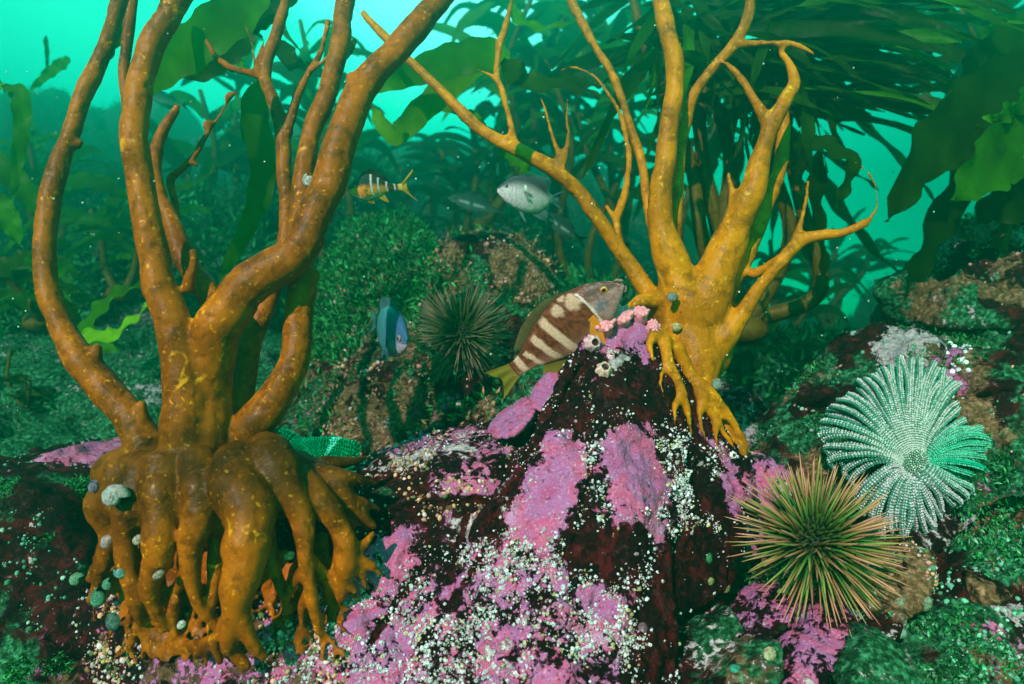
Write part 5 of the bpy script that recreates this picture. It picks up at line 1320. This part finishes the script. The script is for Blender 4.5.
RO = [(0, 0.02, -0.03), (0.04, 0.07, -0.07), (0.15, 0.16, -0.15), (0.3, 0.235, -0.215), (0.45, 0.26, -0.25), (0.6, 0.25, -0.25), (0.75, 0.20, -0.21), (0.88, 0.12, -0.13), (0.96, 0.07, -0.07), (1, 0.06, -0.06)]
TE = (0.08, 0.22, 0.24)
fish('round silvery grey fish facing left against the long arm of the amber kelp', P(498, 190, 1.12), P(552, 199, 1.19), (0.10, 0.0, 1), RO, silver_col, 0.118,
     fins=[('dorsal_fin', ([(0.3, 0.22), (0.5, 0.25), (0.75, 0.19), (0.88, 0.11)], [(0.42, 0.28), (0.6, 0.31), (0.85, 0.29), (0.95, 0.2)]), (0.08, 0.10, 0.12), TE, {}),
           ('anal_fin', ([(0.55, -0.24), (0.7, -0.22), (0.85, -0.14)], [(0.72, -0.31), (0.88, -0.32), (0.94, -0.2)]), (0.2, 0.25, 0.28), TE, {}),
           ('pelvic_fin', ([(0.36, -0.21), (0.40, -0.23), (0.44, -0.24)], [(0.48, -0.38), (0.51, -0.40), (0.53, -0.36)]), (0.3, 0.4, 0.45), TE, {}),
           ('pectoral_fin', ([(0.40, 0.03), (0.40, 0.0), (0.40, -0.03)], [(0.52, 0.02), (0.53, -0.06), (0.47, -0.10)]), (0.5, 0.5, 0.5), (0.6, 0.6, 0.6), dict(y=0.115, tilt=('Z', 0.15))),
           ('tail_fin', ([(0.985, 0.05), (0.985, 0.0), (0.985, -0.05)], [(1.22, 0.16), (1.12, 0.0), (1.22, -0.17)]), TE, (0.06, 0.2, 0.22), dict(rays=12))],
     eye=(0.13, 0.45, 0.033), eyec=(0.10, 0.12, 0.12), width=0.40)

# blue grey fish coming towards the camera
def blue_col(U, W, V):
    n = fbm(V, 30, 2, 35)
    C = mixc((0.07, 0.18, 0.34), (0.03, 0.09, 0.22), W * 0.5 + 0.5)
    C = mixc(C, (0.42, 0.33, 0.44), sstep(0.0, -0.6, W + 0.2 * n) * sstep(0.34, 0.15, U))
    C = bandc(C, sstep(0.30, 0.5, U), (0.05, 0.22, 0.25))
    C = bandc(C, sstep(0.02, 0.008, np.abs(W + 0.25)) * (U < 0.07), (0.02, 0.02, 0.03))
    return C
fish('blue grey fish facing the camera beside the dark urchin', P(408, 343, 1.10), P(376, 322, 1.25), (-0.10, 0.1, 1), RO, blue_col, 0.170,
     fins=[('dorsal_fin', ([(0.25, 0.2), (0.5, 0.25), (0.75, 0.19), (0.88, 0.11)], [(0.35, 0.30), (0.6, 0.33), (0.85, 0.29), (0.95, 0.2)]), TE, TE, {}),
           ('pectoral_fin', ([(0.34, 0.0), (0.34, -0.05), (0.34, -0.10)], [(0.44, 0.02), (0.46, -0.08), (0.42, -0.14)]), TE, (0.05, 0.20, 0.26), dict(y=-0.10, tilt=('Z', -0.3))),
           ('anal_fin', ([(0.5, -0.24), (0.7, -0.22), (0.85, -0.14)], [(0.6, -0.33), (0.8, -0.34), (0.92, -0.2)]), TE, TE, {}),
           ('tail_fin', ([(0.985, 0.05), (0.985, 0.0), (0.985, -0.05)], [(1.25, 0.18), (1.14, 0.0), (1.25, -0.18)]), TE, TE, {})],
     eye=(0.11, 0.15, 0.040), eyec=(0.45, 0.22, 0.20), width=0.44)

# dim grey green fish behind
def dim_col(U, W, V):
    C = mixc((0.08, 0.16, 0.15), (0.02, 0.07, 0.06), W * 0.6 + 0.5)
    w = sstep(0.22, 0.10, np.abs(W + 0.15)) * (sstep(0.15, 0.25, U) * sstep(0.42, 0.38, U) + sstep(0.46, 0.50, U) * sstep(0.75, 0.68, U))
    return bandc(C, w, (0.42, 0.48, 0.50))
LO = [(0, 0.01, -0.02), (0.08, 0.07, -0.05), (0.2, 0.12, -0.09), (0.4, 0.155, -0.13), (0.6, 0.13, -0.12), (0.8, 0.07, -0.065), (0.95, 0.035, -0.035), (1, 0.035, -0.035)]
D1 = (0.05, 0.12, 0.11)
dim_fins = [('dorsal_fin', ([(0.3, 0.12), (0.5, 0.14), (0.8, 0.07)], [(0.4, 0.2), (0.6, 0.19), (0.85, 0.1)]), D1, D1, {}), ('anal_fin', ([(0.5, -0.12), (0.65, -0.11), (0.8, -0.06)], [(0.6, -0.2), (0.7, -0.18), (0.85, -0.1)]), D1, D1, {}),
            ('tail_fin', ([(0.985, 0.03), (0.985, 0.0), (0.985, -0.03)], [(1.2, 0.12), (1.1, 0.0), (1.2, -0.12)]), D1, D1, {})]
fish('dim grey green fish left of the silvery one', P(446, 197, 1.9), P(500, 211, 2.0), (0.1, 0, 1), LO, dim_col, 0.165, fins=dim_fins, eye=(0.10, 0.3, 0.025), eyec=(0.1, 0.15, 0.1), width=0.2)
fish('slim dark fish passing behind the silvery fish and slanting down right', P(538, 212, 1.6), P(582, 240, 1.7), (0.3, 0, 1), LO, dim_col, 0.14, fins=dim_fins, eye=(0.10, 0.3, 0.025), eyec=(0.1, 0.15, 0.1), width=0.2)
fish('faint pale fish in the water between the two left stipes', P(146, 95, 2.4), P(180, 104, 2.5), (0.1, 0, 1), LO, lambda U, W, V: mixc((0.65, 0.5, 0.6), (0.05, 0.2, 0.2), W + 0.6), 0.14, fins=dim_fins, eye=(0.10, 0.3, 0.025), width=0.2)
fish('tiny far fish low in the bright gap on the right', P(790, 290, 2.6), P(812, 300, 2.7), (0.2, 0, 1), LO, dim_col, 0.085, fins=dim_fins, eye=(0.10, 0.3, 0.025), width=0.2)

# ------------------------------------------------------------------ sea urchins
def spine_mesh(name, base, mid, tip, k=5):
    C = np.array([(0, 0, 0), (0, 0, 0.3), (0, 0, 0.7), (0, 0, 1.0)]); V, Fc = tube(C, np.array((0.5, 0.46, 0.34, 0.10)), k)
    me = mesh_arrays(name, V, Fc)
    z = np.clip(V[:, 2], 0, 1)[:, None]
    col = np.where(z < 0.45, np.array(base) * (1 - z / 0.45) + np.array(mid) * z / 0.45, np.array(mid) * (1 - (z - .45) / .55) + np.array(tip) * (z - .45) / .55)
    set_col(me, 'tint', col); me.materials.append(M_SPINE)
    return me

def urchin(px, py, Y, r, ls, axis, n, n_short, label, meshes, flat=0.7, limit=105, thick=0.0022, seed=0):
    rr = random.Random(seed); c = PV(px, py, Y)
    root = empty("sea_urchin", c); tag(root, label, 'sea urchin')
    ax = Vector(axis).normalized(); M = ax.to_track_quat('Z', 'Y').to_matrix()
    V, Fc = sphere((0, 0, 0), (r, r, r * flat), 28, 20)
    build("test", np.array([M @ Vector(v) for v in V]), Fc, M_TINT, root, cols={'tint': np.tile((0.012, 0.022, 0.010), (len(V), 1))}, local=True)
    cosl = math.cos(math.radians(limit)); short = Geo()
    for k in range(n + n_short):
        is_long = k < n
        q = (k + 0.5) / n if is_long else (k - n + 0.5) / n_short
        cz = 1 - q * 0.75
        if is_long: cz = 0.90 - q * (0.90 - cosl)
        a = k * 2.39996 + rr.uniform(-.12, .12); s = math.sqrt(max(0, 1 - cz * cz))
        d = Vector((math.cos(a) * s, math.sin(a) * s, cz + rr.uniform(-.08, .08))).normalized()
        p = Vector((d.x * r, d.y * r, d.z * r * flat)) * 0.97
        d = (d + Vector((rr.uniform(-.15, .15), rr.uniform(-.15, .15), rr.uniform(-.12, .18)))).normalized()
        dw = M @ d; pw = M @ p
        if is_long:
            L = ls * (0.36 + 0.69 * s) * rr.uniform(0.75, 1.12)
            o = bpy.data.objects.new("spine", rr.choice(meshes)); scene.collection.objects.link(o); o.parent = root
            o.location = pw; o.rotation_mode = 'QUATERNION'; o.rotation_quaternion = dw.to_track_quat('Z', 'Y')
            w = thick * rr.uniform(0.8, 1.2); o.scale = (w * 2, w * 2, L)
        else:
            L = ls * rr.uniform(0.16, 0.34); e1 = pw + dw * L
            V, Fc = tube(np.array([pw, (pw + e1) / 2, e1]), np.array((thick, thick * .85, thick * .35)), 5)
            t = np.append(np.repeat((0, .5, 1), 5), (0, 1))[:, None]
            short.add(V, Fc, np.zeros((len(V), 3)) + (1 - t) * np.array((0.015, 0.035, 0.012)) + t * np.array((0.05, 0.10, 0.012)))
    o = short.build("short_spine", M_SPINE, root, local=True); o['kind'] = 'stuff'
    return root
SA = [spine_mesh("spine_a", (0.015, 0.035, 0.008), (0.09, 0.12, 0.015), (0.52, 0.20, 0.12)), spine_mesh("spine_b", (0.01, 0.06, 0.012), (0.05, 0.18, 0.03), (0.36, 0.24, 0.08)), spine_mesh("spine_c", (0.03, 0.03, 0.01), (0.26, 0.14, 0.05), (0.60, 0.26, 0.18))]
SB = [spine_mesh("spine_d", (0.015, 0.05, 0.02), (0.09, 0.08, 0.04), (0.26, 0.16, 0.12)), spine_mesh("spine_e", (0.01, 0.06, 0.02), (0.04, 0.09, 0.03), (0.20, 0.15, 0.09))]
urchin(815, 540, 0.92, 0.043, 0.070, (0.0, -0.74, 0.66), 300, 300, 'long spined olive urchin with rusty pink spine tips in front of the large sea star', SA, seed=3, thick=0.0019)
urchin(462, 334, 1.36, 0.036, 0.070, (0.05, -0.93, 0.35), 300, 120, 'dark round urchin with grey brown spines on the reef mound', SB, seed=4, limit=98, flat=0.8, thick=0.0017)

# ------------------------------------------------------------------ sea stars
def bead_arm(name, root, C, R, colf, rows=5, step=0.8, seed=0, rad=0.34):
    """An arm: tapered tube studded with rows of round knobs."""
    G = Geo(); rr = random.Random(seed)
    V, Fc = tube(C, R * 0.85, 10); G.add(V, Fc, (0.03, 0.16, 0.11))
    T = np.gradient(C, axis=0); T /= np.linalg.norm(T, axis=1)[:, None]
    up = np.array((0.0, -0.85, 0.5)); acc = 0.0; i = 0; n = len(C)
    cum = np.concatenate([[0], np.cumsum(np.linalg.norm(np.diff(C, axis=0), axis=1))])
    s = 0.0
    while s < cum[-1]:
        c = np.array([np.interp(s, cum, C[:, k]) for k in range(3)]); r = float(np.interp(s, cum, R)); t = np.array([np.interp(s, cum, T[:, k]) for k in range(3)])
        a = np.cross(t, up); a /= np.linalg.norm(a) + 1e-9; b = np.cross(a, t); b = b if b.dot(up) > 0 else -b
        for q in range(rows):
            th = math.radians(28 + 124 * q / (rows - 1)) + rr.uniform(-.06, .06)
            d = a * math.cos(th) + b * math.sin(th)
            rb = r * rad * rr.uniform(0.55, 1.2)
            V, Fc = sphere(c + d * r * 0.92 + t * rr.uniform(-.2, .2) * rb, rb, 6, 4)
            G.add(V, Fc, np.array(colf(s / cum[-1], q)) * rr.uniform(0.8, 1.1))
        s += r * step
    return G.build(name, M_TINT, root)

def sunstar():
    c0 = P(912, 464, 1.02); root = empty("sea_star", c0); tag(root, 'large pale many armed sea star draped over the rocks behind the front urchin', 'sea star')
    up = np.array((-0.05, -0.72, 0.55)); up /= np.linalg.norm(up)
    rr = random.Random(2)
    tips = [(872, 378), (884, 372), (896, 368), (908, 368), (920, 369), (932, 371), (944, 378), (954, 390), (966, 402),
            (861, 386), (850, 396), (842, 404), (834, 413), (829, 424), (828, 436), (830, 449), (836, 460), (846, 470),
            (978, 430), (985, 443), (984, 458), (978, 470), (966, 486), (952, 500), (938, 514), (922, 524), (905, 530), (888, 525), (874, 512), (860, 498)]
    ring_ = tips[8::-1] + tips[9:18] + tips[:17:-1]
    tips = []
    for a_, b_ in zip(ring_, ring_[1:] + ring_[:1]):
        tips.append(a_)
        if math.hypot(a_[0] - b_[0], a_[1] - b_[1]) < 46: 
            for u_ in (0.34, 0.67): tips.append((a_[0] * (1 - u_) + b_[0] * u_ + rr.uniform(-3, 3), a_[1] * (1 - u_) + b_[1] * u_ + rr.uniform(-4, 4)))
    for k, (tx, ty) in enumerate(tips):
        dx, dy = tx - 910, ty - 462; g_ = rr.uniform(0.97, 1.10); dx *= g_; dy *= g_; tx, ty = 910 + dx, 462 + dy; L = math.hypot(dx, dy); jy = rr.uniform(-.006, .006)
        tilt = 0.16 if dy < 0 else 0.02
        p0 = c0 + np.array((dx / L * 0.018, -0.006, -dy / L * 0.018))
        Yt = 1.02 + (0.10 if dy < -40 else (0.03 if dx < 0 else 0.05)) - (0.05 if dy > 20 else 0)
        sag = 10 if dx < -20 else (-7 if dx > 40 else 2)
        pts = [p0, P(910 + dx * 0.35, 462 + dy * 0.36 - abs(sag) * 0.6, 1.0 + (Yt - 1.02) * 0.25), P(910 + dx * 0.72 + rr.uniform(-5, 5), 462 + dy * 0.74 - abs(sag) * 0.8 + rr.uniform(-4, 4), 1.0 + (Yt - 1.02) * 0.7 + jy), P(tx, ty, Yt + jy), P(tx + sag * 0.3, ty + abs(sag) * 0.9, Yt + 0.01)]
        C = catmull(pts, 26); R = np.interp(np.linspace(0, 1, 26), (0, 0.3, 0.8, 1), (0.0036, 0.0050, 0.0054, 0.0032))
        gq = float(np.clip((dx - 20) / 50, 0, 1) * np.clip((50 - abs(dy + 5)) / 30, 0, 1)) + rr.uniform(0, 0.25)
        if False: f = lambda t, q: (0.06, 0.34, 0.22) if q in (0, 3) else (0.16, 0.50, 0.36)
        elif dy > 25: f = lambda t, q: (0.10, 0.16, 0.14) if q in (0, 3) else (0.56, 0.44, 0.50)
        else: f = lambda t, q: (0.04, 0.20, 0.14) if q in (0, 3) else (0.50, 0.47, 0.46)
        bead_arm("arm", root, C, R, (lambda t, q, f=f, gq=gq: np.array(f(t, q)) * (1 - gq) + np.array((0.08, 0.42, 0.28)) * gq), seed=k, rows=4)
    G = Geo(); V, Fc = sphere(c0 - up * 0.004, (0.030, 0.018, 0.032), 24, 16); G.add(V, Fc, (0.03, 0.13, 0.09))
    for k in range(300):
        q = math.sqrt((k + .5) / 300); a = k * 2.39996
        v = np.array((math.cos(a) * q, 0, math.sin(a) * q)); v[1] = -math.sqrt(max(0, 1 - q * q))
        V, Fc = sphere(c0 - up * 0.004 + v * np.array((0.031, 0.020, 0.033)), 0.0014 * rr.uniform(.7, 1.3), 6, 4)
        G.add(V, Fc, np.array((0.36, 0.48, 0.38)) * rr.uniform(.4, 1.2))
    G.build("disk", M_TINT, root)
sunstar()

def turquoise_star():
    c0 = P(300, 446, 1.08); root = empty("sea_star", c0); tag(root, 'turquoise many armed sea star showing between the orange holdfast and the ledge', 'sea star')
    for k in range(13):
        a = math.radians(-4 + k * 6.5); L = 52 - k * 0.8; e = (303 + math.cos(a) * L, 447 + math.sin(a) * L * 0.75)
        C = catmull([c0 + np.array((0, 0, 0.004)), P((303 + e[0]) / 2, (443 + e[1]) / 2 - 3, 1.05), P(e[0], e[1], 1.03), P(e[0] + 4, e[1] + 6, 1.04)], 16)
        bead_arm("arm", root, C, np.linspace(0.0075, 0.0035, 16), lambda t, q: (0.03, 0.62, 0.42) if q % 2 else (0.08, 0.85, 0.62), seed=k, rows=4)
    for k in range(3):
        C = catmull([c0, P(292, 437 + k * 4, 1.08), P(280, 431 + k * 4, 1.09)], 10)
        bead_arm("arm", root, C, np.linspace(0.009, 0.006, 10), lambda t, q: (0.03, 0.62, 0.42) if q % 2 else (0.08, 0.85, 0.62), seed=k, rows=4)
    V, Fc = sphere(c0, (0.02, 0.015, 0.015), 16, 10); build("disk", V, Fc, M_TINT, root, cols={'tint': np.tile((0.03, 0.45, 0.3), (len(V), 1))})
turquoise_star()

# ------------------------------------------------------------------ snails, limpets
def snail(px, py, Y, r, c1, c2, label, group='snails on the left holdfast', rot=0.0, face=(0.1, -1, 0.1)):
    """Turban snail: coiled shell made of shrinking whorls, with a dark opening."""
    c = PV(px, py, Y); root = empty("sea_snail", c); tag(root, label, 'snail', group)
    M = Vector(face).normalized().to_track_quat('Z', 'Y').to_matrix() @ Matrix.Rotation(rot, 3, 'Z')
    n = 60; V = []; C = []; k = 14
    for i in range(n):
        t = i / (n - 1); a = t * 2 * math.pi * 2.7; sc = math.exp(-1.75 * t)
        cc = Vector((math.cos(a) * 0.52 * sc, math.sin(a) * 0.52 * sc, 0.70 * (1 - sc) * 1.15 - 0.1)); rr_ = 0.52 * sc + 0.02
        for j in range(k):
            th = 2 * math.pi * j / k
            e = Vector((math.cos(a), math.sin(a), 0)) * math.cos(th) + Vector((0, 0, 1)) * math.sin(th)
            V.append(M @ ((cc + e * rr_ * (1 + 0.05 * math.sin(i * 2.1))) * r))
            m = 0.5 + 0.5 * math.sin(th * 3 + i * 0.5); C.append((np.array(c1) * m + np.array(c2) * (1 - m)) * 0.55)
    Fc = [(i * k + j, i * k + (j + 1) % k, (i + 1) * k + (j + 1) % k, (i + 1) * k + j) for i in range(n - 1) for j in range(k)]
    Fc.append(tuple(range((n - 1) * k, n * k)))
    build("shell", np.array(V), Fc, M_SHELL, root, cols={'tint': C}, local=True)
    G = Geo(); G.add(np.array([V[j] * 0.96 for j in range(k)]), [tuple(range(k))[::-1]], (0.03, 0.03, 0.03)); G.build("operculum", M_TINT, root, local=True)
snail(114, 497, 0.80, 0.0165, (0.42, 0.55, 0.50), (0.55, 0.38, 0.42), 'large round grey green snail on the upper left of the orange holdfast')
snail(95, 487, 0.84, 0.0095, (0.30, 0.28, 0.40), (0.05, 0.05, 0.08), 'small dark snail at the very edge left of the large snail', rot=1.0)
snail(100, 598, 0.85, 0.014, (0.10, 0.40, 0.22), (0.05, 0.16, 0.12), 'green snail at the lower left beside the yellow root', rot=2.0, face=(-0.3, -1, 0.4))
snail(76, 580, 0.90, 0.010, (0.22, 0.48, 0.28), (0.10, 0.26, 0.18), 'small green snail on the left rim of the ledge', rot=0.5)
snail(121, 572, 0.82, 0.009, (0.20, 0.50, 0.42), (0.10, 0.24, 0.26), 'small teal snail between the left roots', rot=2.6)
snail(108, 585, 0.84, 0.008, (0.16, 0.42, 0.26), (0.06, 0.2, 0.14), 'oval green snail above the lower left green snail', rot=1.4)
snail(672, 298, 1.10, 0.011, (0.36, 0.38, 0.36), (0.20, 0.22, 0.22), 'grey snail on the trunk of the amber kelp', group='shells on the amber kelp')
snail(717, 385, 1.08, 0.0105, (0.42, 0.48, 0.40), (0.20, 0.26, 0.22), 'grey green snail beside the amber kelp foot', group='shells on the amber kelp', rot=1)
snail(310, 181, 0.90, 0.011, (0.75, 0.74, 0.70), (0.25, 0.28, 0.26), 'speckled white snail on a middle stipe of the orange kelp', group='snails on the left holdfast', rot=2)
def limpet(px, py, Y, r, col, label, face=(0, -1, 0.1), rot=0.0, group='limpets and shells on rock and roots', el=0.75):
    c = PV(px, py, Y); best = 9.0
    if px > 560 and py > 500:           # seat it on the rock surface seen there
        for V, N, vx, vy in ALLR:
            d = np.hypot(vx - px, vy - py); k = np.nonzero(d < 5)[0]
            if len(k):
                i = k[np.argmin(V[k, 1])]
                if V[i, 1] < best: best = V[i, 1]; c = Vector(V[i]); face = N[i]
    r *= 0.85; root = empty("limpet", c); tag(root, label, 'limpet', group)
    M = Vector(face).normalized().to_track_quat('Z', 'Y').to_matrix() @ Matrix.Rotation(rot, 3, 'Z')
    k = 26; V = []; C = []
    for i, (a, h) in enumerate(((1.0, -0.15), (0.93, 0.05), (0.66, 0.26), (0.36, 0.40), (0.10, 0.46))):
        for j in range(k):
            th = 2 * math.pi * j / k; rd = 1 + 0.03 * math.sin(th * 9) + 0.07 * math.sin(th * 2 + px)
            V.append(M @ Vector((math.cos(th) * a * r * rd, math.sin(th) * a * r * el * rd, h * r))); g = 0.50 + 0.07 * math.sin(th * 9) - 0.12 * (i % 2) + 0.14 * math.sin(th * 3 + i + py); C.append([x * g for x in col])
    Fc = [(i * k + j, i * k + (j + 1) % k, (i + 1) * k + (j + 1) % k, (i + 1) * k + j) for i in range(4) for j in range(k)]; Fc.append(tuple(range(4 * k, 5 * k)))
    build("shell", np.array(V), Fc, M_SHELL, root, cols={'tint': C}, local=True)
for a in ((692, 352, 1.115, 0.013, (0.75, 0.6, 0.42), 'pale oval limpet sunk in the amber trunk', (0, -1, .1), 1.3), (677, 327, 1.11, 0.011, (0.8, 0.62, 0.3), 'round yellowish limpet just under the grey snail', (0, -1, .1), 0),
          (350, 497, 0.90, 0.009, (0.72, 0.55, 0.5), 'pinkish limpet between the right root tips', (0, -1, .1), 0.3), (314, 500, 0.85, 0.007, (0.5, 0.8, 0.7), 'small white shell between the right hand roots', (0, -1, .3), 0.3),
          (181, 625, 0.80, 0.007, (0.75, 0.78, 0.7), 'small white shell under the middle roots', (0, -1, .3), 0.6), (289, 556, 0.81, 0.008, (0.7, 0.5, 0.4), 'tan limpet behind the slim right root', (0, -1, .3), 0.2),
          (137, 540, 0.80, 0.008, (0.62, 0.5, 0.42), 'tan shell in the dark slot of the holdfast', (0, -1, .3), 0.9), (158, 575, 0.79, 0.008, (0.45, 0.38, 0.32), 'brown shell low in the second slot of the holdfast', (0, -1, .3), 0.4),
          (105, 542, 0.83, 0.011, (0.6, 0.42, 0.42), 'pink limpet on the left flank of the holdfast', (-.3, -1, .2), 1.2), (112, 622, 0.84, 0.014, (0.10, 0.22, 0.18), 'dark oval mussel like shell below the green snail', (-.2, -1, .3), 1.9),
          (784, 587, 0.90, 0.009, (0.25, 0.34, 0.12), 'olive limpet left of the front urchin', (0, -1, .3), 0.3), (715, 585, 0.90, 0.008, (0.34, 0.40, 0.12), 'yellow green limpet on the dark hollow edge', (0, -1, .3), 0.3),
          (712, 554, 0.92, 0.009, (0.05, 0.28, 0.10), 'green limpet above the yellow green limpet', (0, -1, .3), 1.0), (732, 590, 0.90, 0.008, (0.22, 0.30, 0.10), 'dull olive limpet between the hollow and the urchin spines', (0, -1, .3), 1.0),
          (900, 597, 0.88, 0.010, (0.42, 0.42, 0.28), 'cream limpet on the knobbly rock right of the urchin', (0, -1, .3), 0.4), (932, 602, 0.88, 0.012, (0.30, 0.42, 0.26), 'tall greenish limpet in the gap right of the knobbly rock', (0, -1, .3), 1.4),
          (908, 635, 0.83, 0.011, (0.30, 0.55, 0.42), 'mint green limpet on the pale slab', (0, -1, .4), 0.4), (916, 625, 0.84, 0.008, (0.34, 0.42, 0.22), 'small olive limpet touching the mint green limpet', (0, -1, .4), 0.4),
          (766, 650, 0.82, 0.012, (0.62, 0.60, 0.35), 'cream yellow limpet beside the small pink slab', (0, -1, .4), 0.8), (733, 665, 0.80, 0.010, (0.06, 0.42, 0.30), 'turquoise limpet near the bottom edge', (0, -1, .4), 0.4),
          (645, 625, 0.82, 0.011, (0.36, 0.18, 0.24), 'dusky pink limpet by the dark hollow bottom', (0, -1, .4), 0.4)):
    limpet(*a[:6], face=a[6], rot=a[7])

# ------------------------------------------------------------------ drifting specks
def specks():
    G = Geo(); rr = random.Random(9)
    for _ in range(300):
        Y = rr.uniform(0.7, 3.0); px, py = rr.uniform(-40, 1064), rr.uniform(-20, 420)
        V, Fc = sphere(P(px, py, Y), Y * rr.uniform(0.35, 1.0) / F, 5, 4); G.add(V, Fc, (0.6, 0.75, 0.68))
    o = G.build("drifting_specks", M_TINT); tag(o, 'pale specks drifting in the water', 'drifting specks', kind='stuff')
specks()

# ------------------------------------------------------------------ the water itself: one closed box of even density
def water():
    m = bpy.data.materials.new("water_haze"); m.use_nodes = True; nt = m.node_tree; nt.nodes.clear()
    out = nt.nodes.new('ShaderNodeOutputMaterial'); v = nt.nodes.new('ShaderNodeVolumePrincipled')
    v.inputs['Color'].default_value = (0.003, 0.30, 0.175, 1)
    v.inputs['Absorption Color'].default_value = (0.36, 0.88, 0.70, 1)
    v.inputs['Density'].default_value = 0.70
    v.inputs['Anisotropy'].default_value = 0.78
    nt.links.new(v.outputs[0], out.inputs['Volume'])
    x, y0, y1, z0, z1 = 16.0, -0.45, 13.2, -2.6, 3.3
    V = [(sx * x, y, z) for sx in (-1, 1) for y in (y0, y1) for z in (z0, z1)]
    Fc = [(0, 1, 3, 2), (4, 6, 7, 5), (0, 4, 5, 1), (2, 3, 7, 6), (0, 2, 6, 4), (1, 5, 7, 3)]
    o = build("haze", V, Fc, m, smooth=False); tag(o, 'turquoise water haze filling the scene', 'haze', kind='stuff')
water()
print("objects", len(scene.objects), "tris ~", sum(len(o.data.loops) for o in scene.objects if o.type == 'MESH') / 2)
